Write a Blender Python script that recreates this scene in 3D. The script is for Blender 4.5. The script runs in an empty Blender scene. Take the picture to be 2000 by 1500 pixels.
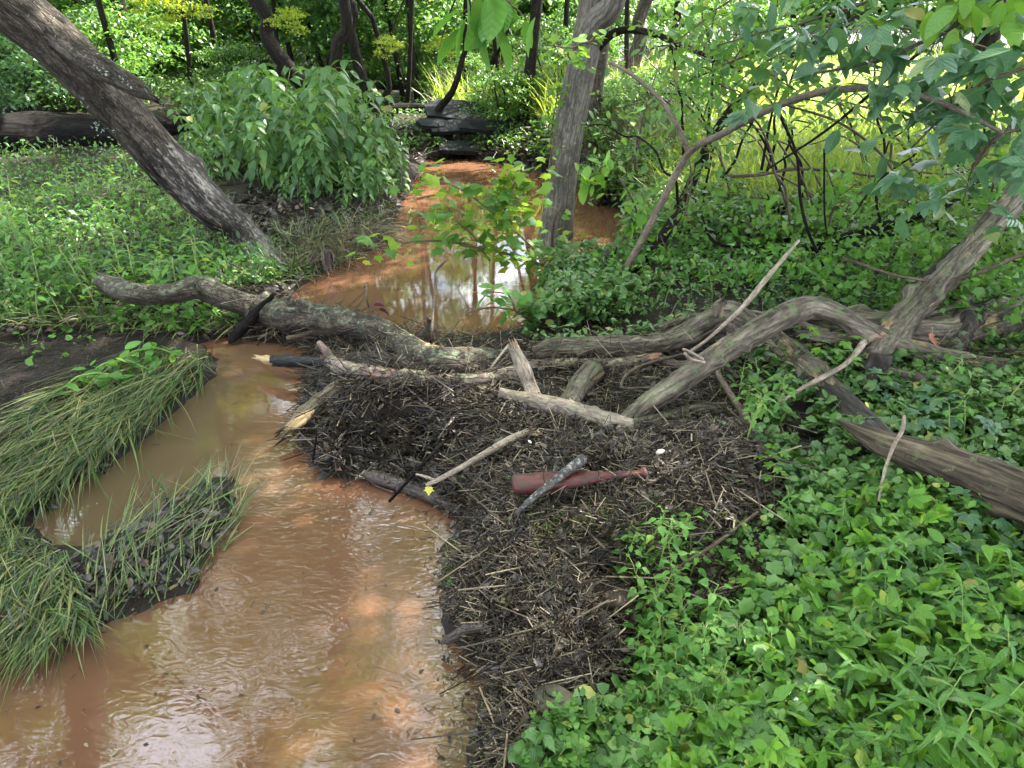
import bpy, math, random
import numpy as np
from mathutils import Matrix, Vector, Euler

S = bpy.context.scene
C = S.collection
R = math.radians
rng = np.random.default_rng(7)
random.seed(7)

# ------------------------------------------------------------------ camera, sky, sun
CAM_H, PITCH, F = 2.3, R(27.0), 1400.0
cam_d = bpy.data.cameras.new('camera')
cam = bpy.data.objects.new('camera', cam_d); C.objects.link(cam)
cam.location = (0, 0, CAM_H); cam.rotation_euler = (R(90) - PITCH, 0, 0)
cam_d.sensor_width = 36; cam_d.lens = F * 36 / 2000; cam_d.clip_end = 1500; cam_d.clip_start = 0.05
S.camera = cam

SUN_EL, SUN_AZ = R(50), R(52)          # azimuth from +Y (view direction) towards +X
W = bpy.data.worlds.new('World'); S.world = W; W.use_nodes = True
wn = W.node_tree; wn.nodes.clear()
sky = wn.nodes.new('ShaderNodeTexSky'); sky.sky_type = 'NISHITA'; sky.sun_disc = False
sky.sun_elevation = SUN_EL; sky.sun_rotation = SUN_AZ
sky.dust_density = 3.0; sky.ozone_density = 1.0; sky.air_density = 1.0
bg = wn.nodes.new('ShaderNodeBackground'); bg.inputs[1].default_value = 0.10
wo = wn.nodes.new('ShaderNodeOutputWorld')
tcw = wn.nodes.new('ShaderNodeTexCoord'); cn_ = wn.nodes.new('ShaderNodeTexNoise'); cn_.inputs['Scale'].default_value = 3.2; cn_.inputs['Detail'].default_value = 7
wn.links.new(tcw.outputs['Generated'], cn_.inputs['Vector'])
crp = wn.nodes.new('ShaderNodeValToRGB'); crp.color_ramp.elements[0].position = 0.45; crp.color_ramp.elements[1].position = 0.50
wn.links.new(cn_.outputs[0], crp.inputs[0])
cmx = wn.nodes.new('ShaderNodeMix'); cmx.data_type = 'RGBA'; cmx.inputs[7].default_value = (10.0, 10.4, 12.0, 1)
wn.links.new(crp.outputs[0], cmx.inputs[0]); wn.links.new(sky.outputs[0], cmx.inputs[6])
wn.links.new(cmx.outputs[2], bg.inputs[0]); wn.links.new(bg.outputs[0], wo.inputs[0])

sd = bpy.data.lights.new('sun', 'SUN'); sd.energy = 5.0; sd.angle = R(0.5); sd.color = (1.0, 0.94, 0.82)
sun = bpy.data.objects.new('sun', sd); C.objects.link(sun)
to_sun = Vector((math.sin(SUN_AZ) * math.cos(SUN_EL), math.cos(SUN_AZ) * math.cos(SUN_EL), math.sin(SUN_EL)))
sun.rotation_euler = to_sun.to_track_quat('Z', 'Y').to_euler()
sun.location = to_sun * 30
vs = S.view_settings
vs.view_transform = 'Standard'; vs.look = 'None'; vs.gamma = 1; vs.exposure = 2.95
vs.use_curve_mapping = False
S.render.engine = 'CYCLES'
S.cycles.max_bounces = 7; S.cycles.diffuse_bounces = 2; S.cycles.glossy_bounces = 3
S.cycles.transmission_bounces = 4; S.cycles.transparent_max_bounces = 4
S.cycles.use_denoising = True
S.cycles.sample_clamp_indirect = 6.0

# ------------------------------------------------------------------ maths helpers
CP, SP = math.cos(PITCH), math.sin(PITCH)
def rays(px, py):
    px = np.asarray(px, float); py = np.asarray(py, float)
    u = 750.0 - py
    return np.stack([px - 1000.0, F * CP + u * SP, -F * SP + u * CP], -1)
def PZ(px, py, z=0.0):                 # the point of height z seen in direction (px, py)
    d = rays(px, py); t = (z - CAM_H) / d[..., 2]
    return np.array([0, 0, CAM_H]) + d * t[..., None]
def PYd(px, py, Y):                    # the point at ground distance Y
    d = rays(px, py); t = Y / d[..., 1]
    return np.array([0, 0, CAM_H]) + d * np.asarray(t)[..., None]
def depth(p):
    p = np.asarray(p, float)
    return p[..., 1] * CP - (p[..., 2] - CAM_H) * SP
def hash3(i, j, k, s):
    n = (i * 374761393 + j * 668265263 + k * 2147483647 + s * 1274126177) & 0xffffffff
    n = ((n ^ (n >> 13)) * 1274126177) & 0xffffffff
    n = n ^ (n >> 16)
    return (n & 0xffff) / 65535.0
def vnoise(p, s=0):                    # value noise in [-1, 1]
    p = np.asarray(p, float)
    f = np.floor(p); i = f.astype(np.int64); t = p - f; t = t * t * (3 - 2 * t)
    r = 0
    for a in (0, 1):
        for b in (0, 1):
            for c in (0, 1):
                w = (t[..., 0] if a else 1 - t[..., 0]) * (t[..., 1] if b else 1 - t[..., 1]) * (t[..., 2] if c else 1 - t[..., 2])
                r = r + w * hash3(i[..., 0] + a, i[..., 1] + b, i[..., 2] + c, s)
    return r * 2 - 1
def noise2(x, y, f, s=0):
    return vnoise(np.stack([x * f, y * f, np.full_like(x, 0.5 + s)], -1), s)
def poly_sd(x, y, poly):               # signed distance, positive inside
    poly = np.asarray(poly); n = len(poly)
    d = np.full(x.shape, 1e9); ins = np.zeros(x.shape, bool)
    for a in range(n):
        x0, y0 = poly[a]; x1, y1 = poly[(a + 1) % n]
        ex, ey = x1 - x0, y1 - y0
        t = np.clip(((x - x0) * ex + (y - y0) * ey) / (ex * ex + ey * ey + 1e-12), 0, 1)
        d = np.minimum(d, np.hypot(x - x0 - t * ex, y - y0 - t * ey))
        c = (y0 > y) != (y1 > y)
        with np.errstate(divide='ignore', invalid='ignore'):
            ins ^= c & (x < ex * (y - y0) / (ey if ey != 0 else 1e-12) + x0)
    return np.where(ins, d, -d)

# ------------------------------------------------------------------ materials
def newmat(name):
    m = bpy.data.materials.new(name); m.use_nodes = True
    nt = m.node_tree; nt.nodes.clear()
    return m, nt
def nd(nt, t, **kw):
    n = nt.nodes.new(t)
    for k, v in kw.items():
        if k.startswith('i_'):
            n.inputs[k[2:].replace('_', ' ')].default_value = v
        elif k.startswith('n_'):
            n.inputs[int(k[2:])].default_value = v
        else: setattr(n, k, v)
    return n
def ramp(nt, fac, stops, interp='LINEAR'):
    r = nt.nodes.new('ShaderNodeValToRGB'); r.color_ramp.interpolation = interp
    e = r.color_ramp.elements
    while len(e) < len(stops): e.new(0.5)
    for q, (p, c) in zip(e, stops):
        q.position = p
        q.color = (c, c, c, 1) if isinstance(c, (int, float)) else (*c, 1)
    nt.links.new(fac, r.inputs[0]); return r.outputs[0]
def mixc(nt, fac, a, b, mode='MIX'):
    m = nt.nodes.new('ShaderNodeMix'); m.data_type = 'RGBA'; m.blend_type = mode
    for s, v in ((0, fac), (6, a), (7, b)):
        if hasattr(v, 'is_linked') or isinstance(v, bpy.types.NodeSocket): nt.links.new(v, m.inputs[s])
        else: m.inputs[s].default_value = v if s == 0 else (*v, 1)
    return m.outputs[2]
def math_(nt, op, a, b=0.0, c=None):
    m = nt.nodes.new('ShaderNodeMath'); m.operation = op
    for s, v in ((0, a), (1, b), (2, c)):
        if v is None: continue
        if isinstance(v, bpy.types.NodeSocket): nt.links.new(v, m.inputs[s])
        else: m.inputs[s].default_value = v
    return m.outputs[0]
def noise(nt, vec, scale, detail=4, rough=0.55, dist=0.0):
    n = nt.nodes.new('ShaderNodeTexNoise'); n.inputs['Scale'].default_value = scale
    n.inputs['Detail'].default_value = detail; n.inputs['Roughness'].default_value = rough
    n.inputs['Distortion'].default_value = dist
    if vec is not None: nt.links.new(vec, n.inputs['Vector'])
    return n.outputs[0]
def scaled(nt, vec, sc):
    m = nt.nodes.new('ShaderNodeMapping'); m.inputs['Scale'].default_value = sc
    nt.links.new(vec, m.inputs['Vector']); return m.outputs[0]
def finish(nt, color, rough, bump=None, bstr=0.5, bdist=0.01, spec=0.5):
    p = nt.nodes.new('ShaderNodeBsdfPrincipled'); o = nt.nodes.new('ShaderNodeOutputMaterial')
    for s, v in (('Base Color', color), ('Roughness', rough)):
        if isinstance(v, bpy.types.NodeSocket): nt.links.new(v, p.inputs[s])
        else: p.inputs[s].default_value = (*v, 1) if s == 'Base Color' else v
    p.inputs['Specular IOR Level'].default_value = spec
    if bump is not None:
        b = nt.nodes.new('ShaderNodeBump'); b.inputs['Strength'].default_value = bstr
        b.inputs['Distance'].default_value = bdist
        nt.links.new(bump, b.inputs['Height']); nt.links.new(b.outputs[0], p.inputs['Normal'])
    nt.links.new(p.outputs[0], o.inputs[0]); return p

def wood(name, dark, mid, light, scale=14, stretch=0.16, rough=0.75, lichen=0.0, lichcol=(0.22, 0.30, 0.20),
         patch=None, patchcol=(0.5, 0.36, 0.2), bstr=0.8, bdist=0.012, crack=1.0):
    m, nt = newmat(name)
    at = nd(nt, 'ShaderNodeAttribute', attribute_name='bark').outputs['Vector']
    sv = scaled(nt, at, (1, 1, stretch))
    n1 = noise(nt, sv, scale, 6, 0.62, 0.3)
    n2 = noise(nt, scaled(nt, at, (1, 1, stretch * 2.2)), scale * 4.2, 6, 0.7)
    n3 = noise(nt, at, scale * 0.35, 3)
    vo = nd(nt, 'ShaderNodeTexVoronoi', feature='DISTANCE_TO_EDGE'); vo.inputs['Scale'].default_value = scale * 1.3
    dv = scaled(nt, at, (1, 1, stretch * 1.3)); nt.links.new(dv, vo.inputs['Vector'])
    cr = ramp(nt, vo.outputs['Distance'], [(0.0, 0.0), (0.13, 1.0)])
    f = math_(nt, 'ADD', math_(nt, 'MULTIPLY', n1, 0.5), math_(nt, 'MULTIPLY', n2, 0.5))
    col = ramp(nt, f, [(0.39, dark), (0.5, mid), (0.62, light)])
    col = mixc(nt, math_(nt, 'MULTIPLY', ramp(nt, n3, [(0.4, 0.0), (0.65, 1.0)]), 0.45), col, dark)
    if crack: col = mixc(nt, math_(nt, 'MULTIPLY', math_(nt, 'SUBTRACT', 1.0, cr), 0.6 * crack), col, dark)
    if patch is not None:
        np_ = noise(nt, scaled(nt, at, (1, 1, 0.35)), scale * 0.45, 5, 0.65)
        col = mixc(nt, ramp(nt, np_, [(patch, 0.0), (patch + 0.05, 1.0)]), col, patchcol)
    if lichen:
        ng = noise(nt, at, scale * 1.1, 5, 0.7)
        geo = nd(nt, 'ShaderNodeNewGeometry'); sx = nd(nt, 'ShaderNodeSeparateXYZ'); nt.links.new(geo.outputs['Normal'], sx.inputs[0])
        up = ramp(nt, sx.outputs[2], [(0.0, 0.0), (0.7, 1.0)])
        g = math_(nt, 'MULTIPLY', ramp(nt, ng, [(0.62 - lichen * 0.22, 0.0), (0.70 - lichen * 0.2, 1.0)]), math_(nt, 'ADD', math_(nt, 'MULTIPLY', up, 0.75), 0.15))
        col = mixc(nt, g, col, lichcol)
    hb = math_(nt, 'ADD', math_(nt, 'MULTIPLY', f, 1.0), math_(nt, 'MULTIPLY', cr, 0.35 * crack))
    finish(nt, col, rough, hb, bstr, bdist, 0.10 if name in ('log_black', 'bark_dark', 'bark_lean') else 0.3)
    return m

def leafmat(name, cols, trans=0.45, tcol=(0.22, 0.42, 0.03), rough=0.42, spec=0.5, veins=True, vs_=0.35):
    m, nt = newmat(name)
    geo = nd(nt, 'ShaderNodeNewGeometry'); oi = nd(nt, 'ShaderNodeObjectInfo')
    r = math_(nt, 'FRACT', math_(nt, 'ADD', geo.outputs['Random Per Island'], oi.outputs['Random']))
    k = len(cols)
    col = ramp(nt, r, [(0.02 + 0.92 * i / (k - 1), c) for i, c in enumerate(cols)] + [(0.975, (cols[-1][0] * 1.9, cols[-1][1] * 1.25, cols[-1][2])), (1.0, (0.30, 0.22, 0.06))])
    tc = nd(nt, 'ShaderNodeTexCoord')
    wn_ = noise(nt, tc.outputs['Object'], 2.2, 2)
    col = mixc(nt, math_(nt, 'MULTIPLY', wn_, 0.35), col, (cols[0][0] * 0.6, cols[0][1] * 0.7, cols[0][2] * 0.6))
    height = None
    if veins:
        at = nd(nt, 'ShaderNodeAttribute', attribute_name='leaf').outputs['Vector']
        sx = nd(nt, 'ShaderNodeSeparateXYZ'); nt.links.new(at, sx.inputs[0])
        ax = math_(nt, 'ABSOLUTE', sx.outputs[0])
        mid = math_(nt, 'SUBTRACT', 1.0, ramp(nt, ax, [(0.0, 0.0), (0.035, 1.0)]))
        ph = math_(nt, 'MULTIPLY', math_(nt, 'SUBTRACT', sx.outputs[1], math_(nt, 'MULTIPLY', ax, 0.9)), 46.0)
        sv = math_(nt, 'SINE', ph)
        side = ramp(nt, sv, [(0.86, 0.0), (1.0, 0.55)])
        v = math_(nt, 'MAXIMUM', mid, side)
        col = mixc(nt, math_(nt, 'MULTIPLY', v, vs_), col, (0.20, 0.30, 0.10))
        height = sv
    p = nt.nodes.new('ShaderNodeBsdfPrincipled')
    nt.links.new(col, p.inputs['Base Color']); p.inputs['Roughness'].default_value = rough
    p.inputs['Specular IOR Level'].default_value = spec
    if height is not None:
        b = nt.nodes.new('ShaderNodeBump'); b.inputs['Strength'].default_value = 0.25; b.inputs['Distance'].default_value = 0.003
        nt.links.new(height, b.inputs['Height']); nt.links.new(b.outputs[0], p.inputs['Normal'])
    t = nt.nodes.new('ShaderNodeBsdfTranslucent')
    nt.links.new(mixc(nt, 0.45, col, tcol), t.inputs[0])
    ms = nt.nodes.new('ShaderNodeMixShader'); ms.inputs[0].default_value = trans
    nt.links.new(p.outputs[0], ms.inputs[1]); nt.links.new(t.outputs[0], ms.inputs[2])
    o = nt.nodes.new('ShaderNodeOutputMaterial'); nt.links.new(ms.outputs[0], o.inputs[0])
    return m

def strawmat(name, cols, rough=0.6, spec=0.4, trans=0.0):
    m, nt = newmat(name)
    geo = nd(nt, 'ShaderNodeNewGeometry'); oi = nd(nt, 'ShaderNodeObjectInfo')
    r = math_(nt, 'FRACT', math_(nt, 'ADD', geo.outputs['Random Per Island'], oi.outputs['Random']))
    k = len(cols)
    col = ramp(nt, r, [(0.02 + 0.96 * i / (k - 1), c) for i, c in enumerate(cols)])
    tc = nd(nt, 'ShaderNodeTexCoord')
    col = mixc(nt, math_(nt, 'MULTIPLY', noise(nt, tc.outputs['Object'], 30, 2), 0.4), col, cols[0])
    p = finish(nt, col, rough, spec=spec)
    if trans:
        o = [n for n in nt.nodes if n.type == 'OUTPUT_MATERIAL'][0]
        t = nt.nodes.new('ShaderNodeBsdfTranslucent'); nt.links.new(col, t.inputs[0])
        ms = nt.nodes.new('ShaderNodeMixShader'); ms.inputs[0].default_value = trans
        nt.links.new(p.outputs[0], ms.inputs[1]); nt.links.new(t.outputs[0], ms.inputs[2]); nt.links.new(ms.outputs[0], o.inputs[0])
    return m

M = {}
M['bark_lean'] = wood('bark_lean', (0.014, 0.011, 0.009), (0.062, 0.051, 0.041), (0.17, 0.145, 0.12), 20, 0.16, 0.7, 0.12, (0.34, 0.38, 0.34), bdist=0.02)
M['bark_bare'] = wood('bark_bare', (0.008, 0.006, 0.005), (0.035, 0.027, 0.022), (0.42, 0.39, 0.35), 11, 0.16, 0.6, 0.0, patch=0.62, patchcol=(0.42, 0.30, 0.18), bdist=0.02)
M['bark_grey'] = wood('bark_grey', (0.05, 0.043, 0.036), (0.155, 0.135, 0.112), (0.30, 0.27, 0.23), 26, 0.10, 0.8, 0.25, (0.2, 0.24, 0.14), bdist=0.02)
M['bark_dark'] = wood('bark_dark', (0.006, 0.005, 0.004), (0.016, 0.013, 0.010), (0.04, 0.033, 0.025), 16, 0.2, 0.7, 0.2, (0.05, 0.08, 0.03))
M['bark_moss'] = wood('bark_moss', (0.012, 0.009, 0.007), (0.06, 0.046, 0.034), (0.16, 0.125, 0.09), 20, 0.3, 0.65, 0.45, (0.15, 0.19, 0.11), bdist=0.02)
M['log_weather'] = wood('log_weather', (0.022, 0.017, 0.013), (0.15, 0.12, 0.09), (0.33, 0.28, 0.22), 16, 0.09, 0.7, 0.45, (0.12, 0.15, 0.07), patch=0.60, patchcol=(0.36, 0.24, 0.13), bdist=0.015)
M['log_pale'] = wood('log_pale', (0.06, 0.045, 0.035), (0.25, 0.205, 0.155), (0.46, 0.41, 0.33), 17, 0.16, 0.65, 0.2, (0.2, 0.24, 0.12), bdist=0.008, crack=0.5)
M['log_pink'] = wood('log_pink', (0.07, 0.05, 0.045), (0.23, 0.17, 0.14), (0.42, 0.34, 0.28), 15, 0.15, 0.6, 0.5, (0.38, 0.36, 0.20), patch=0.62, patchcol=(0.42, 0.19, 0.12), bdist=0.008, crack=0.6)
M['log_rot'] = wood('log_rot', (0.018, 0.013, 0.009), (0.11, 0.083, 0.055), (0.28, 0.225, 0.15), 16, 0.045, 0.75, 0.2, (0.12, 0.14, 0.06), bdist=0.03)
M['log_black'] = wood('log_black', (0.004, 0.0035, 0.0035), (0.009, 0.008, 0.0075), (0.022, 0.02, 0.018), 12, 0.08, 0.85, 0.0)
M['log_dark'] = wood('log_dark', (0.010, 0.008, 0.007), (0.04, 0.033, 0.027), (0.11, 0.095, 0.08), 15, 0.08, 0.7)
M['char'] = wood('char', (0.008, 0.009, 0.011), (0.018, 0.02, 0.024), (0.05, 0.055, 0.065), 18, 0.2, 0.38, 0.0, bdist=0.006)
M['splinter'] = wood('splinter', (0.20, 0.13, 0.06), (0.50, 0.36, 0.18), (0.72, 0.56, 0.32), 20, 0.07, 0.6, 0.0, bdist=0.008, crack=0.6)
M['sunk_bark'] = wood('sunk_bark', (0.035, 0.028, 0.026), (0.085, 0.068, 0.06), (0.15, 0.12, 0.11), 30, 0.35, 0.5, 0.0, bdist=0.01)
M['twig_brown'] = wood('twig_brown', (0.035, 0.025, 0.018), (0.12, 0.085, 0.06), (0.22, 0.17, 0.12), 40, 0.2, 0.65, 0.0, bdist=0.003)
M['twig_pale'] = wood('twig_pale', (0.14, 0.11, 0.08), (0.33, 0.27, 0.21), (0.48, 0.41, 0.34), 40, 0.2, 0.6, 0.0, bdist=0.003)
M['twig_spot'] = wood('twig_spot', (0.02, 0.018, 0.016), (0.07, 0.065, 0.06), (0.12, 0.11, 0.10), 40, 0.6, 0.6, 0.45, (0.30, 0.30, 0.29), bdist=0.004)
M['sapling'] = wood('sapling', (0.08, 0.06, 0.045), (0.19, 0.15, 0.115), (0.30, 0.25, 0.20), 30, 0.2, 0.6, 0.2, bdist=0.004)

G1, G2, G3 = (0.035, 0.105, 0.018), (0.06, 0.165, 0.025), (0.10, 0.23, 0.035)
M['leaf_bush'] = leafmat('leaf_bush', [(0.03, 0.10, 0.03), (0.055, 0.155, 0.045), (0.11, 0.24, 0.055)], 0.30, rough=0.36)
M['leaf_ground'] = leafmat('leaf_ground', [(0.04, 0.11, 0.026), (0.075, 0.175, 0.04), (0.135, 0.26, 0.06)], 0.18, rough=0.30)
M['leaf_ivy'] = leafmat('leaf_ivy', [(0.05, 0.135, 0.028), (0.10, 0.23, 0.05), (0.19, 0.35, 0.085)], 0.17, rough=0.28, vs_=0.2)
M['leaf_light'] = leafmat('leaf_light', [(0.10, 0.27, 0.03), (0.15, 0.36, 0.04), (0.22, 0.42, 0.05)], 0.45, (0.35, 0.55, 0.04), rough=0.4)
M['leaf_mid'] = leafmat('leaf_mid', [(0.07, 0.21, 0.035), (0.11, 0.29, 0.045), (0.16, 0.36, 0.05)], 0.42, (0.25, 0.5, 0.04))
M['leaf_dark'] = leafmat('leaf_dark', [(0.05, 0.13, 0.075), (0.075, 0.18, 0.09), (0.12, 0.25, 0.10)], 0.30, (0.18, 0.40, 0.04), rough=0.33, spec=0.6)
M['leaf_fine'] = leafmat('leaf_fine', [(0.05, 0.14, 0.05), (0.09, 0.20, 0.06), (0.16, 0.30, 0.06)], 0.5, (0.35, 0.55, 0.05))
M['leaf_maple'] = leafmat('leaf_maple', [(0.05, 0.16, 0.03), (0.10, 0.26, 0.04), (0.34, 0.50, 0.05)], 0.5, (0.40, 0.60, 0.03))  # bright yellow tone and transmission stand in for sunlit leaves over the pool
M['leaf_crown'] = leafmat('leaf_crown', [(0.035, 0.10, 0.018), (0.06, 0.15, 0.02), (0.12, 0.22, 0.03)], 0.5, (0.42, 0.60, 0.05), veins=False)
M['leaf_shrub'] = leafmat('leaf_shrub', [(0.03, 0.095, 0.025), (0.06, 0.16, 0.035), (0.15, 0.28, 0.045)], 0.36, (0.25, 0.50, 0.05), veins=False)
M['leaf_under'] = leafmat('leaf_under', [(0.025, 0.075, 0.02), (0.05, 0.13, 0.03), (0.10, 0.21, 0.04)], 0.25, (0.25, 0.45, 0.04), veins=False)  # darker leaf green stands in for shade at the back left
M['leaf_pale'] = leafmat('leaf_pale', [(0.05, 0.13, 0.06), (0.09, 0.20, 0.09), (0.14, 0.27, 0.12)], 0.35, veins=False, rough=0.35)
M['leaf_yellow'] = leafmat('leaf_yellow', [(0.13, 0.26, 0.02), (0.22, 0.36, 0.03), (0.34, 0.44, 0.04)], 0.5, (0.6, 0.6, 0.04), veins=False)  # sun glowing through leaves is put into this yellow tint
M['grass_field'] = leafmat('grass_field', [(0.10, 0.20, 0.02), (0.18, 0.30, 0.03), (0.34, 0.40, 0.07)], 0.5, (0.55, 0.70, 0.08), veins=False)
M['grass_wet'] = strawmat('grass_wet', [(0.02, 0.05, 0.012), (0.05, 0.12, 0.022), (0.10, 0.20, 0.035), (0.18, 0.26, 0.06), (0.34, 0.31, 0.14), (0.20, 0.24, 0.07), (0.12, 0.075, 0.04), (0.03, 0.09, 0.025), (0.05, 0.045, 0.03)], 0.42, 0.5, 0.15)
M['straw'] = strawmat('straw', [(0.06, 0.045, 0.03), (0.15, 0.12, 0.07), (0.30, 0.25, 0.15), (0.12, 0.13, 0.05)], 0.55)
M['litter'] = strawmat('litter', [(0.006, 0.0045, 0.0035), (0.012, 0.009, 0.006), (0.035, 0.025, 0.016), (0.085, 0.062, 0.04), (0.18, 0.14, 0.09), (0.38, 0.32, 0.215)], 0.55)
M['litter_dark'] = strawmat('litter_dark', [(0.008, 0.007, 0.006), (0.018, 0.014, 0.011), (0.035, 0.026, 0.02), (0.09, 0.07, 0.05)], 0.45)
M['deadleaf'] = strawmat('deadleaf', [(0.012, 0.009, 0.008), (0.026, 0.019, 0.015), (0.05, 0.035, 0.024), (0.12, 0.078, 0.048)], 0.4, 0.6)
M['hangleaf'] = strawmat('hangleaf', [(0.05, 0.04, 0.036), (0.09, 0.07, 0.06), (0.16, 0.13, 0.11)], 0.5, 0.5)
M['moss'] = strawmat('moss', [(0.06, 0.08, 0.02), (0.13, 0.17, 0.04), (0.26, 0.30, 0.09)], 0.7)
M['stem_green'] = strawmat('stem_green', [(0.14, 0.24, 0.05), (0.22, 0.32, 0.08), (0.30, 0.36, 0.12)], 0.4)
M['stem_dark'] = strawmat('stem_dark', [(0.05, 0.09, 0.03), (0.09, 0.13, 0.04)], 0.5)

# mud
m, nt = newmat('mud')
g = nd(nt, 'ShaderNodeNewGeometry').outputs['Position']
a = noise(nt, g, 5, 8, 0.65); b = noise(nt, g, 38, 6, 0.7)
col = ramp(nt, a, [(0.3, (0.012, 0.009, 0.007)), (0.55, (0.028, 0.021, 0.017)), (0.75, (0.058, 0.043, 0.033))])
col = mixc(nt, math_(nt, 'MULTIPLY', b, 0.6), col, (0.014, 0.010, 0.008))
finish(nt, col, ramp(nt, a, [(0.4, 0.45), (0.6, 0.8)]), math_(nt, 'ADD', a, math_(nt, 'MULTIPLY', b, 0.5)), 0.9, 0.03, 0.22)
M['mud'] = m
# muddy creek water
m, nt = newmat('creek_water')
g = nd(nt, 'ShaderNodeNewGeometry').outputs['Position']
sp = nd(nt, 'ShaderNodeSeparateXYZ'); nt.links.new(g, sp.inputs[0])
shallow = nd(nt, 'ShaderNodeAttribute', attribute_name='shallow').outputs['Fac']
rough_w = nd(nt, 'ShaderNodeAttribute', attribute_name='chop').outputs['Fac']
a = noise(nt, g, 1.3, 4, 0.6, 0.6)
col = mixc(nt, ramp(nt, a, [(0.35, 0.0), (0.7, 1.0)]), (0.132, 0.064, 0.036), (0.156, 0.079, 0.046))
col = mixc(nt, shallow, col, (0.115, 0.082, 0.046))
w1 = noise(nt, scaled(nt, g, (0.45, 1.1, 1)), 5.0, 1, 0.4, 0.8)
w2 = noise(nt, scaled(nt, g, (0.6, 1.2, 1)), 15.0, 1, 0.4, 2.0)
w3 = noise(nt, scaled(nt, g, (1.0, 1.5, 1)), 60.0, 2, 0.5, 1.0)
h = math_(nt, 'ADD', math_(nt, 'MULTIPLY', w1, 0.5), math_(nt, 'ADD', math_(nt, 'MULTIPLY', w2, 1.0), math_(nt, 'MULTIPLY', w3, 0.004)))
h = math_(nt, 'MULTIPLY', h, rough_w)
p = finish(nt, col, 0.03, h, 1.0, 0.0065, 0.5)
p.inputs['IOR'].default_value = 1.60
M['water'] = m
# stone, slate, plastics
def stone(name, c0, c1, c2, sc=8, spec=0.4):
    m, nt = newmat(name)
    o = nd(nt, 'ShaderNodeTexCoord').outputs['Object']
    a = noise(nt, o, sc, 7, 0.65); b = noise(nt, o, sc * 7, 4, 0.6)
    col = ramp(nt, a, [(0.35, c0), (0.5, c1), (0.68, c2)])
    finish(nt, col, ramp(nt, b, [(0.3, 0.55), (0.7, 0.9)]), math_(nt, 'ADD', a, math_(nt, 'MULTIPLY', b, 0.3)), 0.7, 0.012, spec)
    M[name] = m
stone('rock_black', (0.012, 0.014, 0.016), (0.03, 0.034, 0.038), (0.07, 0.075, 0.08))
stone('rock_brown', (0.045, 0.035, 0.028), (0.10, 0.075, 0.058), (0.17, 0.125, 0.095))
stone('rock_mossy', (0.04, 0.04, 0.025), (0.085, 0.08, 0.05), (0.15, 0.14, 0.10))
stone('slate', (0.007, 0.009, 0.010), (0.014, 0.017, 0.019), (0.028, 0.031, 0.034), 5, 0.12)
m, nt = newmat('red_plastic')
o = nd(nt, 'ShaderNodeTexCoord').outputs['Object']
a = noise(nt, o, 14, 6, 0.65); b = noise(nt, scaled(nt, o, (1, 3, 3)), 60, 4, 0.7)
col = ramp(nt, a, [(0.3, (0.045, 0.009, 0.008)), (0.55, (0.095, 0.017, 0.015)), (0.8, (0.14, 0.038, 0.032))])
col = mixc(nt, ramp(nt, b, [(0.62, 0.0), (0.70, 0.8)]), col, (0.04, 0.015, 0.012))
mdn = noise(nt, o, 9, 7, 0.7); col = mixc(nt, ramp(nt, mdn, [(0.50, 0.0), (0.60, 0.75)]), col, (0.05, 0.035, 0.028))
finish(nt, col, ramp(nt, mdn, [(0.45, 0.38), (0.6, 0.8)]), b, 0.15, 0.002)
M['red_plastic'] = m
def plain(name, c, r=0.5):
    m, nt = newmat(name)
    o = nd(nt, 'ShaderNodeTexCoord').outputs['Object']
    a = noise(nt, o, 25, 4)
    finish(nt, mixc(nt, a, tuple(v * 0.6 for v in c), c), r, a, 0.3, 0.003); M[name] = m
plain('wire', (0.10, 0.13, 0.13), 0.45)
plain('white_petal', (0.75, 0.75, 0.72), 0.5)
plain('yellow_leaf', (0.62, 0.58, 0.08), 0.5)
plain('tan_leaf', (0.50, 0.36, 0.18), 0.55)
plain('red_leaf', (0.16, 0.035, 0.05), 0.35)
plain('lichen', (0.26, 0.33, 0.27), 0.9)
plain('rust_leaf', (0.26, 0.09, 0.04), 0.5)

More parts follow.
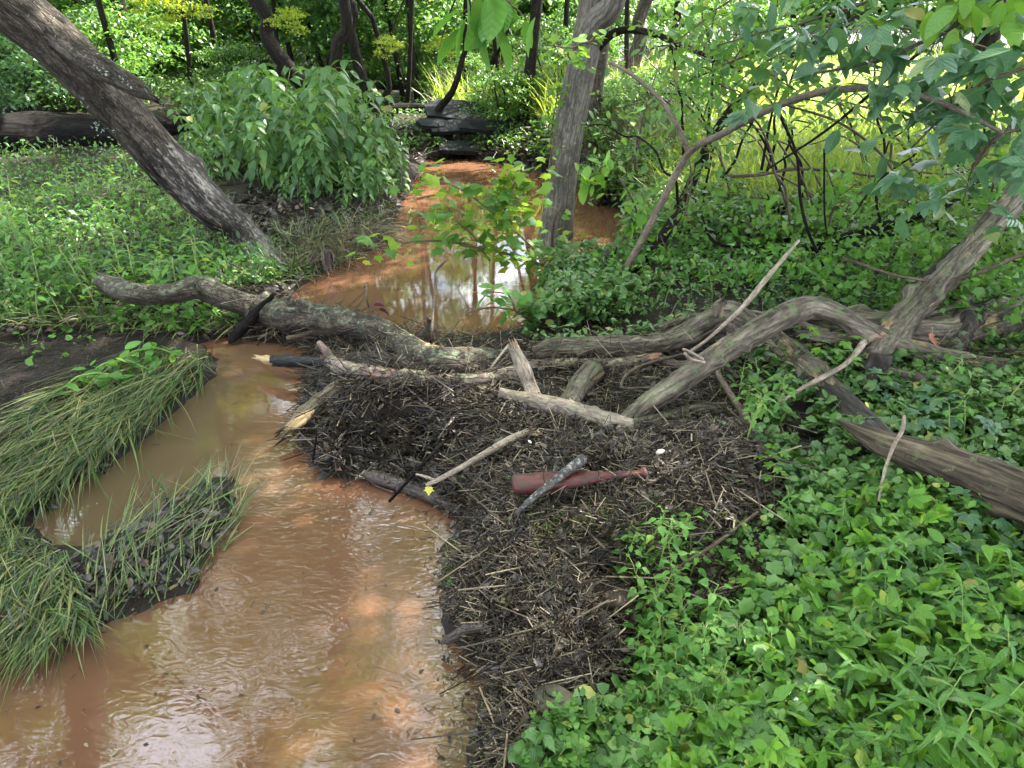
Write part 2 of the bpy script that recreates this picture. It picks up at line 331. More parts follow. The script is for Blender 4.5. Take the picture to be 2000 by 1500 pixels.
# ------------------------------------------------------------------ mesh building
class Geo:
    def __init__(s): s.V = []; s.L = []; s.T = []; s.A = []; s.n = 0
    def add(s, V, L, T, A=None):
        V = np.asarray(V, np.float32).reshape(-1, 3)
        s.V.append(V); s.L.append(np.asarray(L, np.int64).ravel() + s.n); s.T.append(np.asarray(T, np.int64).ravel())
        s.A.append(np.asarray(A, np.float32).reshape(-1, 3) if A is not None else V.copy()); s.n += len(V)
        return s
    def addf(s, V, faces, A=None):
        return s.add(V, [i for f in faces for i in f], [len(f) for f in faces], A)
    def mesh(s, name, mat, attr='bark', smooth=True, off=None):
        V = np.concatenate(s.V); L = np.concatenate(s.L); T = np.concatenate(s.T); A = np.concatenate(s.A)
        if off is not None: V = V - np.asarray(off, np.float32)
        me = bpy.data.meshes.new(name)
        me.vertices.add(len(V)); me.vertices.foreach_set('co', V.astype(np.float32).ravel())
        me.loops.add(len(L)); me.loops.foreach_set('vertex_index', L.astype(np.int32))
        me.polygons.add(len(T)); st = np.concatenate([[0], np.cumsum(T)[:-1]]).astype(np.int32)
        me.polygons.foreach_set('loop_start', st)
        try: me.polygons.foreach_set('loop_total', T.astype(np.int32))
        except Exception: pass
        if attr:
            at = me.attributes.new(attr, 'FLOAT_VECTOR', 'POINT'); at.data.foreach_set('vector', A.ravel())
        me.polygons.foreach_set('use_smooth', np.full(len(T), smooth))
        me.materials.append(mat); me.update(calc_edges=True)
        return me
    def obj(s, name, mat, parent=None, attr='bark', smooth=True, origin=None):
        off = None
        if parent is not None: off = OFF.get(parent.name, (0, 0, 0))
        elif origin is not None: off = origin
        me = s.mesh(name, mat, attr, smooth, off)
        o = bpy.data.objects.new(name, me); C.objects.link(o)
        if parent is not None: o.parent = parent; OFF[o.name] = off
        elif origin is not None: o.location = origin; OFF[o.name] = origin
        return o
OFF = {}
def tag(o, label=None, cat=None, group=None, kind=None):
    if label: o['label'] = label
    if cat: o['category'] = cat
    if group: o['group'] = group
    if kind: o['kind'] = kind
    return o
def thing(name, label, cat, loc=(0, 0, 0), group=None):
    o = bpy.data.objects.new(name, None); C.objects.link(o); o.location = tuple(float(v) for v in loc); o.empty_display_size = 0.1
    OFF[o.name] = tuple(float(v) for v in loc)
    return tag(o, label, cat, group)
def copy_tree(o, parent=None):
    c = o.copy(); C.objects.link(c); c.parent = parent
    for ch in KIDS.get(o.name, ()): copy_tree(ch, c)
    return c
KIDS = {}

def smooth_path(P, r, n):
    P = np.asarray(P, float); r = np.asarray(r, float); k = len(P)
    if k == 2: t = np.linspace(0, 1, n)[:, None]; return P[0] * (1 - t) + P[1] * t, r[0] * (1 - t[:, 0]) + r[1] * t[:, 0]
    Q = np.vstack([2 * P[0] - P[1], P, 2 * P[-1] - P[-2]]); q = np.concatenate([[r[0]], r, [r[-1]]])
    seg = np.linalg.norm(np.diff(P, axis=0), axis=1); cum = np.concatenate([[0], np.cumsum(seg)])
    s = np.linspace(0, cum[-1], n); i = np.clip(np.searchsorted(cum, s, 'right') - 1, 0, k - 2)
    t = ((s - cum[i]) / np.maximum(seg[i], 1e-9))
    def cr(A):
        a, b, c, d = A[i], A[i + 1], A[i + 2], A[i + 3]; tt = t[:, None] if A.ndim == 2 else t
        return 0.5 * ((2 * b) + (-a + c) * tt + (2 * a - 5 * b + 4 * c - d) * tt ** 2 + (-a + 3 * b - 3 * c + d) * tt ** 3)
    return cr(Q), np.maximum(cr(q), 0.3 * min(r.min(), 1) + 1e-4)
def tube(geo, P, r, sides=10, rings=None, seed=0, rough=0.06, ridges=0.0, wob=0.0, jag0=0.0, jag1=0.0, flat=1.0, knots=0):
    """tapered limb along P; jag = ragged broken end"""
    P = np.asarray(P, float)
    L = np.linalg.norm(np.diff(P, axis=0), axis=1).sum()
    r = np.asarray(r, float)
    if rings is None: rings = int(max(4, min(220, L / max(r.mean() * 1.2, 1e-4))))
    Q, q = smooth_path(P, r, rings)
    if wob: 
        s_ = np.linspace(0, L, rings)
        for ax in range(3): Q[:, ax] += wob * vnoise(np.stack([s_ / max(L, .1) * 7 + ax * 9, s_ * 0 + .5, s_ * 0 + seed], -1), seed)
    T = np.gradient(Q, axis=0); T /= np.linalg.norm(T, axis=1)[:, None] + 1e-12
    up = np.array([0, 0, 1.0]) if abs(T[0, 2]) < 0.9 else np.array([1.0, 0, 0])
    N = np.zeros_like(T); n = np.cross(np.cross(T[0], up), T[0]); n /= np.linalg.norm(n)
    for i in range(rings):
        n = n - T[i] * n.dot(T[i]); n /= np.linalg.norm(n) + 1e-12; N[i] = n
    B = np.cross(T, N)
    th = np.linspace(0, 2 * math.pi, sides, endpoint=False)
    ct, st_ = np.cos(th), np.sin(th)
    ln = np.linspace(0, L, rings)
    rm = r.mean()
    A = np.stack([np.broadcast_to(ct * rm, (rings, sides)), np.broadcast_to(st_ * rm, (rings, sides)), np.broadcast_to(ln[:, None], (rings, sides))], -1) + seed * 3.7
    k = 1 + rough * vnoise(A / rm * np.array([1.1, 1.1, 0.45]), seed) + rough * 0.6 * vnoise(A / rm * np.array([2.6, 2.6, 1.1]), seed + 3)
    if ridges:
        ridges = ridges * 0.55
        k = k + ridges * (1 - 2 * np.abs(vnoise(A / rm * np.array([5.5, 5.5, 0.35]), seed + 5))) + ridges * 0.5 * vnoise(A / rm * np.array([11, 11, 1.2]), seed + 6)
    for _ in range(knots):
        a0, l0 = rng.uniform(0, 2 * math.pi), rng.uniform(0.1, 0.9) * L
        da = np.angle(np.exp(1j * (th[None] - a0))); dl = (ln[:, None] - l0) / rm
        k = k + 0.45 * np.exp(-(da ** 2) * 6 - dl ** 2 * 3.5)
    rad = q[:, None] * k
    V = Q[:, None] + N[:, None] * (ct[None] * rad)[..., None] * flat + B[:, None] * (st_[None] * rad)[..., None]
    if jag0: V[0] += -T[0] * (np.abs(rng.normal(0, 1, sides)) * jag0)[:, None]
    if jag1: V[-1] += T[-1] * (np.abs(rng.normal(0, 1, sides)) * jag1)[:, None]
    V = V.reshape(-1, 3)
    i = np.arange(rings - 1)[:, None] * sides; j = np.arange(sides)[None]; jn = (j + 1) % sides
    F_ = np.stack([i + j, i + jn, i + sides + jn, i + sides + j], -1).reshape(-1, 4)
    Av = A.reshape(-1, 3)
    V = np.vstack([V, Q[0] + T[0] * jag0 * 0.5, Q[-1] - T[-1] * jag1 * 0.5]); Av = np.vstack([Av, A[0].mean(0), A[-1].mean(0)])
    c0, c1 = rings * sides, rings * sides + 1
    cap = [[c0, int(x), int(y)] for x, y in zip(((np.arange(sides) + 1) % sides), np.arange(sides))] + \
          [[c1, int((rings - 1) * sides + x), int((rings - 1) * sides + (x + 1) % sides)] for x in range(sides)]
    geo.add(V, np.concatenate([F_.ravel(), np.array(cap).ravel()]), np.concatenate([np.full(len(F_), 4), np.full(len(cap), 3)]), Av)
    return Q
def px_path(pts):
    """pts: (px, py, z, halfwidth_px) -> world path and radii"""
    P = np.array([PZ(a, b, c) for a, b, c, d in pts]); r = np.array([p[3] for p in pts]) * depth(P) / F
    for _ in range(6):                 # rest on the ground instead of sinking into it
        z = np.maximum(np.array([p[2] for p in pts]), hq(P[:, 0], P[:, 1]) + 0.45 * r)
        P = np.array([PZ(p[0], p[1], zz) for p, zz in zip(pts, z)]); r = np.array([p[3] for p in pts]) * depth(P) / F
    return P, r
def pxY_path(pts):
    P = np.array([PYd(a, b, c) for a, b, c, d in pts]); d = depth(P)
    return P, np.array([p[3] for p in pts]) * d / F

# ------------------------------------------------------------------ creek outline and terrain
MAIN_PX = [(-500, 2100), (-500, 1440), (-150, 1330), (0, 1290), (80, 1262), (180, 1230), (260, 1190), (370, 1155), (415, 1080), (455, 1000), (445, 935), (400, 940),
           (330, 975), (260, 1020), (180, 1055), (110, 1060), (70, 1020), (110, 960), (210, 915), (280, 860), (350, 800), (410, 738),
           (425, 700), (380, 672), (430, 655), (520, 668), (600, 680), (600, 760), (585, 850), (640, 930), (720, 925), (800, 958), (900, 1005),
           (868, 1080), (862, 1150), (885, 1240), (952, 1330), (940, 1400), (905, 1500), (870, 1750), (860, 2100)]
POOL_PX = [(560, 595), (600, 548), (660, 518), (740, 475), (775, 420), (800, 370), (832, 312), (900, 306), (1000, 325), (1080, 340), (1160, 370), (1215, 415),
           (1225, 465), (1150, 500), (1085, 540), (1050, 600), (1010, 650), (900, 662), (780, 650), (700, 625), (600, 612)]
FAR_PX = [(520, 176), (820, 176), (790, 205), (540, 209)]
MAIN = PZ(*np.array(MAIN_PX).T)[:, :2]; POOL = PZ(*np.array(POOL_PX).T)[:, :2]; FARW = PZ(*np.array(FAR_PX).T)[:, :2]
DEB = PZ(*np.array([(600, 700), (640, 820), (880, 870), (905, 1010), (870, 1150), (955, 1340), (950, 1560), (1100, 1500), (1230, 1300), (1330, 1120), (1520, 1010), (1480, 850), (1200, 840), (1000, 720)]).T, 0.2)[:, :2]
HOLE2 = PZ(*np.array([(1130, 1050), (1190, 1050), (1290, 1120), (1290, 1230), (1190, 1240), (1140, 1160)]).T, 0.3)[:, :2]
HOLE = PZ(*np.array([(650, 850), (860, 850), (900, 940), (760, 930), (650, 915)]).T, 0.05)[:, :2]
MATP = PZ(*np.array([(-500, 1440), (-300, 1000), (60, 800), (300, 670), (440, 690), (300, 830), (250, 930), (470, 900), (480, 1000), (400, 1170), (150, 1260), (0, 1310)]).T)[:, :2]
def height(x, y):
    s = -np.maximum(np.maximum(poly_sd(x, y, MAIN), poly_sd(x, y, POOL)), poly_sd(x, y, FARW))
    s = s + 0.05 * noise2(x, y, 5.0, 1) + 0.035 * noise2(x, y, 15.0, 2) + 0.012 * noise2(x, y, 40.0, 6)
    right = 1 / (1 + np.exp(-(x + 0.1 - 0.02 * y) / 0.5))
    slow = 0.20 + right * (0.06 + 0.30 * np.clip((y - 6.5) / 3.0, 0, 1))
    sp_ = np.maximum(s, 0)
    land = 0.09 * (1 - np.exp(-sp_ / 0.06)) + slow * (1 - np.exp(-sp_ / 1.6))
    land = land + (0.045 * noise2(x, y, 2.2, 3) + 0.025 * noise2(x, y, 7, 4) + 0.010 * noise2(x, y, 24, 5)) * np.clip(sp_ / 0.2, 0, 1)
    far = np.clip((y - 11.5) / 4.0, 0, 1)
    land = land + far * 0.25 * np.clip(sp_ / 0.6, 0, 1) + 0.012 * np.clip(y - 18, 0, 40)
    db = np.clip(poly_sd(x, y, DEB) / 0.25, 0, 1); land = land + db * (0.15 + 0.07 * noise2(x, y, 4, 8) + 0.03 * noise2(x, y, 11, 9))
    ho = np.clip(poly_sd(x, y, HOLE) / 0.12, 0, 1); land = land * (1 - 0.75 * ho)
    land = np.where(db > 0, land + 0.05 * np.clip(poly_sd(x, y, DEB) / 0.06, 0, 1), land)
    ho2 = np.clip(poly_sd(x, y, HOLE2) / 0.10, 0, 1); land = land - 0.16 * ho2
    # low dam strip under the crossing log
    dm = np.exp(-((x + 1.2) / 1.3) ** 2 - ((y - 5.25) / 0.45) ** 2); land = land * (1 - 0.45 * dm)
    mt_ = np.clip(poly_sd(x, y, MATP) / 0.2, 0, 1); land = land * (1 - 0.55 * mt_)
    bed = -0.30 * (1 - np.exp(np.minimum(s, 0) / 0.25))
    return np.where(s > 0, land, bed)
def axis(lo, hi, a, b, step, g=1.12):
    v = list(np.arange(a, b, step)); q = step
    while v[-1] < hi: q *= g; v.append(v[-1] + q)
    q = step
    while v[0] > lo: q *= g; v.insert(0, v[0] - q)
    return np.array(v)
gx = axis(-260, 260, -4.2, 4.2, 0.035, 1.07); gy = axis(-60, 420, 0.8, 8.2, 0.035, 1.035)
GX, GY = np.meshgrid(gx, gy)
GH = height(GX, GY)
def hq(x, y):                          # bilinear lookup
    i = np.clip(np.searchsorted(gx, x) - 1, 0, len(gx) - 2); j = np.clip(np.searchsorted(gy, y) - 1, 0, len(gy) - 2)
    u = np.clip((x - gx[i]) / (gx[i + 1] - gx[i]), 0, 1); v = np.clip((y - gy[j]) / (gy[j + 1] - gy[j]), 0, 1)
    return (GH[j, i] * (1 - u) + GH[j, i + 1] * u) * (1 - v) + (GH[j + 1, i] * (1 - u) + GH[j + 1, i + 1] * u) * v
def GR(px, py, maxy=70.0):             # pixel direction -> ground point
    px = np.atleast_1d(np.asarray(px, float)); py = np.atleast_1d(np.asarray(py, float))
    z = np.full(px.shape, 0.1)
    d = rays(px, py)
    for _ in range(14):
        t = np.where(d[:, 2] < -1, (z - CAM_H) / np.minimum(d[:, 2], -1), 1e3)
        x, y = d[:, 0] * t, d[:, 1] * t
        sc = np.minimum(1, maxy / np.maximum(y, 1e-3)); x, y = x * sc, y * sc
        z = 0.5 * z + 0.5 * np.maximum(hq(x, y), 0)
    return np.stack([x, y, np.maximum(hq(x, y), 0)], -1)
def gr(px, py): return GR(px, py)[0]

ny, nx = GX.shape
idx = np.arange(nx * ny).reshape(ny, nx)
Fq = np.stack([idx[:-1, :-1], idx[:-1, 1:], idx[1:, 1:], idx[1:, :-1]], -1).reshape(-1, 4)
t_ = Geo().add(np.stack([GX, GY, GH], -1).reshape(-1, 3), Fq, np.full(len(Fq), 4)).obj('ground', M['mud'], attr=None)
tag(t_, kind='structure')

# water: one grid carrying how shallow and how choppy it is
wx = axis(-14, 12, -4.0, 2.4, 0.06, 1.2); wy = axis(-3, 34, 0.8, 8.0, 0.06, 1.12)
WX, WY = np.meshgrid(wx, wy)
def px_of(x, y, z=0):
    dz = z - CAM_H; dp = y * CP - dz * SP; dp = np.maximum(dp, 0.05)
    return 1000 + F * x / dp, 750 - F * (y * SP + dz * CP) / dp
QX, QY = px_of(WX, WY)
def blob(cx, cy, rx, ry): 
    c = PZ(cx, cy); e = PZ(cx + rx, cy); f_ = PZ(cx, cy - ry)
    return np.exp(-((WX - c[0]) / abs(e[0] - c[0])) ** 2 - ((WY - c[1]) / abs(f_[1] - c[1])) ** 2)
chop = 0.04 + 0.09 * blob(700, 1250, 360, 330) + 0.20 * blob(640, 1030, 170, 110) + 0.30 * blob(560, 900, 90, 60) + 0.18 * blob(850, 1300, 110, 200) + 0.05 * blob(420, 1250, 200, 180)
chop = np.where((WY > 5.0), 0.02, chop)
shal = np.clip(1.0 * blob(260, 960, 190, 120) + 0.8 * blob(330, 850, 110, 100) + 0.7 * blob(420, 740, 60, 90) + 0.6 * blob(150, 1200, 160, 90) + 0.6 * blob(900, 1480, 50, 200), 0, 1)
nyw, nxw = WX.shape; idx = np.arange(nxw * nyw).reshape(nyw, nxw)
Fq = np.stack([idx[:-1, :-1], idx[:-1, 1:], idx[1:, 1:], idx[1:, :-1]], -1).reshape(-1, 4)
wat = Geo().add(np.stack([WX, WY, WX * 0], -1).reshape(-1, 3), Fq, np.full(len(Fq), 4)).obj('creek_water', M['water'], attr=None)
for nm, ar in (('chop', chop), ('shallow', shal)):
    at = wat.data.attributes.new(nm, 'FLOAT', 'POINT'); at.data.foreach_set('value', ar.astype(np.float32).ravel())
tag(wat, kind='structure')

# ------------------------------------------------------------------ leaf templates (unit length along +Y)
def leaf_shape(outline, fold=0.18, curl=0.15, petiole=0.0, lobes=None):
    """outline: list of (y, halfwidth); returns V, loops, totals"""
    V = []; Fc = []
    for y, w in outline:
        z = -curl * y * y
        V += [(-w, y, z + fold * w), (0, y, z), (w, y, z + fold * w)]
    for i in range(len(outline) - 1):
        a = 3 * i
        Fc += [(a, a + 1, a + 4, a + 3), (a + 1, a + 2, a + 5, a + 4)]
    if petiole:
        n = len(V); V += [(-0.012, 0, 0), (0.012, 0, 0), (0.012, -petiole * 0.5, -petiole * 0.85), (-0.012, -petiole * 0.5, -petiole * 0.85)]
        Fc.append((n, n + 1, n + 2, n + 3))
    return np.array(V, float), Fc
def fan_shape(outline, fold=0.1, petiole=0.0):
    V = [(0, 0.32, 0.0)] + [(x, y, fold * (abs(x) + abs(y - 0.3))) for x, y in outline]; n = len(outline)
    Fc = [(0, 1 + i, 1 + (i + 1) % n) for i in range(n)]
    if petiole:
        k = len(V); V += [(-0.02, 0.1, 0), (0.02, 0.1, 0), (0.02, 0, -petiole), (-0.02, 0, -petiole)]; Fc.append((k, k + 1, k + 2, k + 3))
    return np.array(V, float), Fc
ovate = leaf_shape([(0, 0.01), (0.08, 0.16), (0.28, 0.27), (0.55, 0.22), (0.8, 0.10), (1.0, 0.004)], 0.25, 0.25)
ovate_far = leaf_shape([(0, 0.01), (0.35, 0.27), (1.0, 0.004)], 0.25, 0.2)
lance = leaf_shape([(0, 0.01), (0.12, 0.06), (0.35, 0.11), (0.6, 0.095), (0.82, 0.05), (1.0, 0.003)], 0.3, 0.35)
ellip = leaf_shape([(0, 0.01), (0.15, 0.16), (0.45, 0.25), (0.75, 0.18), (0.93, 0.07), (1.0, 0.004)], 0.2, 0.15)
def round_out(n=14, sc=0.05):
    o = []
    for i in range(n):
        a = -math.pi / 2 + 2 * math.pi * (i + 0.5) / n
        r = 0.5 + sc * (1 if i % 2 else -1)
        if i in (0, n - 1): r *= 0.72
        o.append((r * math.cos(a) * 1.05, 0.4 + r * math.sin(a)))
    return o
roundl = fan_shape(round_out(), -0.10, 0.9)
maple_o = [(0.02, 0.0), (0.22, 0.02), (0.44, 0.10), (0.36, 0.26), (0.60, 0.50), (0.36, 0.50), (0.28, 0.62), (0.16, 0.72), (0.0, 1.0),
           (-0.16, 0.72), (-0.28, 0.62), (-0.36, 0.50), (-0.60, 0.50), (-0.36, 0.26), (-0.44, 0.10), (-0.22, 0.02), (-0.02, 0.0)]
maple = fan_shape(maple_o, -0.12)
oak_o = [(0.02, 0), (0.12, 0.12), (0.30, 0.16), (0.16, 0.32), (0.38, 0.42), (0.18, 0.52), (0.30, 0.72), (0.12, 0.74), (0, 1.0),
         (-0.12, 0.74), (-0.30, 0.72), (-0.18, 0.52), (-0.38, 0.42), (-0.16, 0.32), (-0.30, 0.16), (-0.12, 0.12), (-0.02, 0)]
oak = fan_shape(oak_o, 0.3)
def compound(base, angs, sc, off=0.0):
    V = []; Fc = []
    for a, s in zip(angs, sc):
        v = base[0] * s; c, sn = math.cos(a), math.sin(a)
        w = np.stack([v[:, 0] * c - v[:, 1] * sn, v[:, 0] * sn + v[:, 1] * c + off, v[:, 2]], -1)
        n = len(V); V += [tuple(q) for q in w]; Fc += [tuple(i + n for i in f) for f in base[1]]
    return np.array(V), Fc
creeper = compound(ellip, [0, 0.75, -0.75, 1.6, -1.6], [0.95, 0.85, 0.85, 0.62, 0.62])
clover = compound(leaf_shape([(0, 0.02), (0.3, 0.28), (0.55, 0.34), (0.62, 0.05)], 0.2, 0.1), [0, 2.1, -2.1], [0.9, 0.9, 0.9])
def blade_t(seg=4, w=0.008, bend=0.5):
    V = []; Fc = []
    for i in range(seg + 1):
        t = i / seg; ww = w * (1 - t ** 2) + 0.0006
        V += [(-ww, t, -bend * t * t + 0.15 * t), (ww, t, -bend * t * t + 0.15 * t)]
    for i in range(seg): Fc.append((2 * i, 2 * i + 1, 2 * i + 3, 2 * i + 2))
    return np.array(V), Fc
def stick_t(seg=1, r=0.012):
    V = []; Fc = []
    for i in range(seg + 1):
        for a in range(3):
            th = a * 2.0944; V.append((r * math.cos(th), i / seg, r * math.sin(th) ))
    for i in range(seg):
        for a in range(3):
            b = (a + 1) % 3; Fc.append((3 * i + a, 3 * i + b, 3 * i + 3 + b, 3 * i + 3 + a))
    return np.array(V), Fc
def pack(t):
    V, Fc = t; return V, np.array([i for f in Fc for i in f]), np.array([len(f) for f in Fc])
def basis(yaw, pitch, roll):
    """local +Y points at yaw, raised by pitch; roll about it"""
    cy, sy, cp, sp_, cr, sr = np.cos(yaw), np.sin(yaw), np.cos(pitch), np.sin(pitch), np.cos(roll), np.sin(roll)
    Y = np.stack([cy * cp, sy * cp, sp_], -1)
    X0 = np.stack([sy, -cy, cy * 0], -1); Z0 = np.cross(X0, Y)
    X = X0 * cr[:, None] + Z0 * sr[:, None]; Z = np.cross(X, Y)
    return np.stack([X, Y, Z], -1)     # columns
def stamp(geo, tmpl, T, yaw, pitch, roll, sx, sy=None, sz=None):
    V, L, Tt = pack(tmpl); N = len(T)
    if N == 0: return geo
    sy = sx if sy is None else sy; sz = sx if sz is None else sz
    B = basis(np.broadcast_to(yaw, N).astype(float), np.broadcast_to(pitch, N).astype(float), np.broadcast_to(roll, N).astype(float))
    S_ = np.stack([np.broadcast_to(sx, N), np.broadcast_to(sy, N), np.broadcast_to(sz, N)], -1)
    W_ = np.einsum('nij,nkj->nki', B, V[None] * S_[:, None]) + np.asarray(T)[:, None]
    Lx = (L[None] + (np.arange(N) * len(V))[:, None]).ravel()
    geo.add(W_.reshape(-1, 3), Lx, np.tile(Tt, N), np.broadcast_to(V[None], (N, len(V), 3)).reshape(-1, 3))
    return geo
def in_poly_px(poly, n):
    poly = np.array(poly, float); lo, hi = poly.min(0), poly.max(0); out = []
    c = 0
    while c < n:
        q = rng.uniform(lo, hi, (n * 2, 2)); q = q[poly_sd(q[:, 0], q[:, 1], poly) > 0]; out.append(q); c += len(q)
    return np.concatenate(out)[:n]
def onland(P, m=0.0):
    return -np.maximum(np.maximum(poly_sd(P[:, 0], P[:, 1], MAIN), poly_sd(P[:, 0], P[:, 1], POOL)), poly_sd(P[:, 0], P[:, 1], FARW)) > m
def cover(name, poly, n, tmpls, size, hmax, mat, tilt=0.5, clump=0.0, cf=1.5, land=0.02, attr='leaf', lift=0.02, maxy=60, kind='stuff', label=None, cat=None):
    q = in_poly_px(poly, n); P = GR(q[:, 0], q[:, 1], maxy)
    P = P[(P[:, 1] < maxy * 0.98) & onland(P, land)]
    cn = noise2(P[:, 0], P[:, 1], cf, 11) * 0.7 + noise2(P[:, 0], P[:, 1], cf * 3.1, 12) * 0.5
    keep = cn > (clump - 1) if clump else np.ones(len(P), bool)
    P = P[keep]; cn = cn[keep]; N = len(P)
    P[:, 2] += lift + hmax * np.clip(0.55 + 0.6 * cn, 0.15, 1.3) * rng.uniform(0, 1, N) ** 0.38
    g_ = Geo(); k = rng.integers(0, len(tmpls), N)
    for i, t in enumerate(tmpls):
        m_ = k == i; nn = m_.sum()
        stamp(g_, t, P[m_], rng.uniform(0, 6.283, nn), rng.normal(-0.15, tilt, nn), rng.normal(0, tilt, nn), rng.uniform(size[0], size[1], nn))
    o = g_.obj(name, mat, attr=attr); tag(o, label, cat, None, kind); return o

# ------------------------------------------------------------------ fallen wood and standing trunks
def log(name, label, pts, mat, cat='log', sides=28, group=None, Y=False, **kw):
    P, r = (pxY_path if Y else px_path)(pts)
    t = thing(name, label, cat, P[0], group)
    g_ = Geo(); kw.setdefault('rings', int(min(260, 30 + np.linalg.norm(np.diff(P, axis=0), axis=1).sum() / 0.018)))
    tube(g_, P, r, sides=sides, **kw); g_.obj('trunk' if cat in ('log', 'tree') else 'stem', M[mat], t)
    return t, P, r
def limb(t, name, pts, mat, sides=16, Y=False, label=None, **kw):
    P, r = (pxY_path if Y else px_path)(pts)
    g_ = Geo(); kw.setdefault('rings', int(min(160, 14 + np.linalg.norm(np.diff(P, axis=0), axis=1).sum() / 0.022)))
    tube(g_, P, r, sides=sides, **kw); o = g_.obj(name, M[mat], t)
    if label: o['label'] = label
    return o, P, r
def splinters(t, P, d, n, ln, rad, mat, name='splinter', spread=0.35):
    g_ = Geo(); P = np.asarray(P); d = np.asarray(d) / np.linalg.norm(d)
    yaw = math.atan2(d[1], d[0]); pit = math.asin(d[2])
    T = P + rng.normal(0, rad * 0.45, (n, 3))
    stamp(g_, stick_t(1, 0.05), T, yaw + rng.normal(0, spread, n), pit + rng.normal(0, spread, n), rng.uniform(0, 6, n), rng.uniform(ln * 0.4, ln, n))
    o = g_.obj(name, M[mat], t); o['kind'] = 'stuff'; return o

# leaning tree (trunk goes on above the frame; its reflection is the broad band at lower left)
base = gr(545, 522); base[2] -= 0.12
lp = [base, PYd(478, 462, 7.25), PYd(400, 395, 7.15), PYd(310, 302, 7.05), PYd(215, 195, 6.95), PYd(120, 95, 6.85), PYd(20, 10, 6.75)]
lp += [np.array([-4.95, 6.68, 3.2]), np.array([-5.45, 6.6, 4.8]), np.array([-5.95, 6.5, 7.0]), np.array([-6.4, 6.3, 9.6]), np.array([-6.6, 6.2, 12.5])]
lr = [0.125, 0.155, 0.185, 0.198, 0.205, 0.215, 0.225, 0.225, 0.22, 0.20, 0.15, 0.09]
t = thing('leaning_tree', 'thick grey leaning tree trunk with a broken side limb, rising from the left bank', 'tree', base)
g_ = Geo(); Q, q = smooth_path(lp[:6], lr[:6], 8)
tube(g_, lp[3:], [lr[3] * 1.03] + lr[4:], sides=72, rings=420, seed=2, jag0=0.11, rough=0.05, ridges=0.05, knots=5)
g_.obj('trunk', M['bark_lean'], t)
g_ = Geo(); tube(g_, lp[:4] + [lp[3] + (lp[4] - lp[3]) * 0.12], [lr[0] * 1.5, lr[1] * 1.0, lr[2] * 1.0, lr[3] * 1.005, lr[3] * .97], sides=56, rings=220, seed=2, rough=0.06, ridges=0.06, knots=1)
o = g_.obj('bare_trunk', M['bark_bare'], t); o['label'] = 'stripped lower trunk with pale and rotten orange wood'
limb(t, 'broken_limb', [(100, 60, 6.75, 26), (160, 108, 6.6, 24), (210, 138, 6.45, 22), (258, 166, 6.35, 18), (285, 182, 6.3, 12), (304, 194, 6.28, 5)], 'bark_lean', 26, Y=True, rough=0.09, ridges=0.06, jag1=0.03)
g_ = Geo()
for (a, b, yy) in ((182, 242, 6.72), (190, 250, 6.72), (160, 195, 6.7), (215, 262, 6.74), (200, 140, 6.3), (250, 160, 6.2)):
    p = PYd(a, b, yy); v = rng.normal(0, 1, (9, 2)); 
    stamp(g_, oak, p + rng.normal(0, 0.025, (7, 3)), rng.uniform(0, 6, 7), rng.uniform(-1.2, 1.2, 7), rng.uniform(0, 6, 7), rng.uniform(0.018, 0.035, 7))
o = g_.obj('lichen', M['lichen'], t); o['kind'] = 'stuff'
g_ = Geo(); tube(g_, [lp[8], lp[8] + np.array([0.9, 0.5, 1.6]), lp[8] + np.array([2.2, 1.1, 3.2])], [0.12, 0.08, 0.04], 10, 24)
tube(g_, [lp[9], lp[9] + np.array([-0.9, 0.8, 1.5]), lp[9] + np.array([-2.0, 1.4, 2.8])], [0.10, 0.07, 0.03], 10, 24, seed=3)
g_.obj('limb', M['bark_lean'], t); LEAN = t

# grey tree standing at the right of the pool
base = gr(1082, 478); base[2] -= 0.1
mY = base[1]
mp = [base, PYd(1090, 420, mY), PYd(1100, 330, mY), PYd(1114, 240, mY + .03), PYd(1132, 150, mY + .08), PYd(1150, 60, mY + .12), PYd(1158, 0, mY + .15)]
mp += [mp[-1] + np.array(v) for v in ((0.08, .05, 1.2), (-0.1, .1, 3.0), (0.1, .2, 5.2), (0.0, .2, 8.0))]
mr = [0.225, 0.18, 0.16, 0.155, 0.152, 0.148, 0.14, 0.145, 0.12, 0.09, 0.05]
t = thing('creekside_tree', 'slightly leaning grey-barked tree with a forking trunk beside the muddy pool', 'tree', base)
g_ = Geo(); tube(g_, mp, mr, sides=56, rings=340, seed=4, rough=0.05, ridges=0.045, knots=3); g_.obj('trunk', M['bark_grey'], t)
g_ = Geo(); a0 = PYd(1148, 80, mY + .1)
tube(g_, [a0, PYd(1168, 40, mY), PYd(1200, 0, mY - .1), PYd(1225, -40, mY - .1) + np.array([0, 0, 0.5]), a0 + np.array([1.3, 0, 3.2]), a0 + np.array([2.2, 0.3, 5.2])], [0.14, 0.125, 0.11, 0.10, .08, .04], sides=36, rings=150, seed=5, rough=0.08, ridges=0.04)
g_.obj('limb', M['bark_grey'], t)
g_ = Geo(); tube(g_, [PYd(1160, 100, mY + .1), PYd(1205, 62, mY), PYd(1262, 62, mY - .2), PYd(1340, 92, mY - .4), PYd(1450, 140, mY - .6)], [0.045, 0.038, 0.032, 0.026, 0.015], sides=12, rings=60, seed=6)
g_.obj('branch', M['bark_dark'], t); MAINT = t

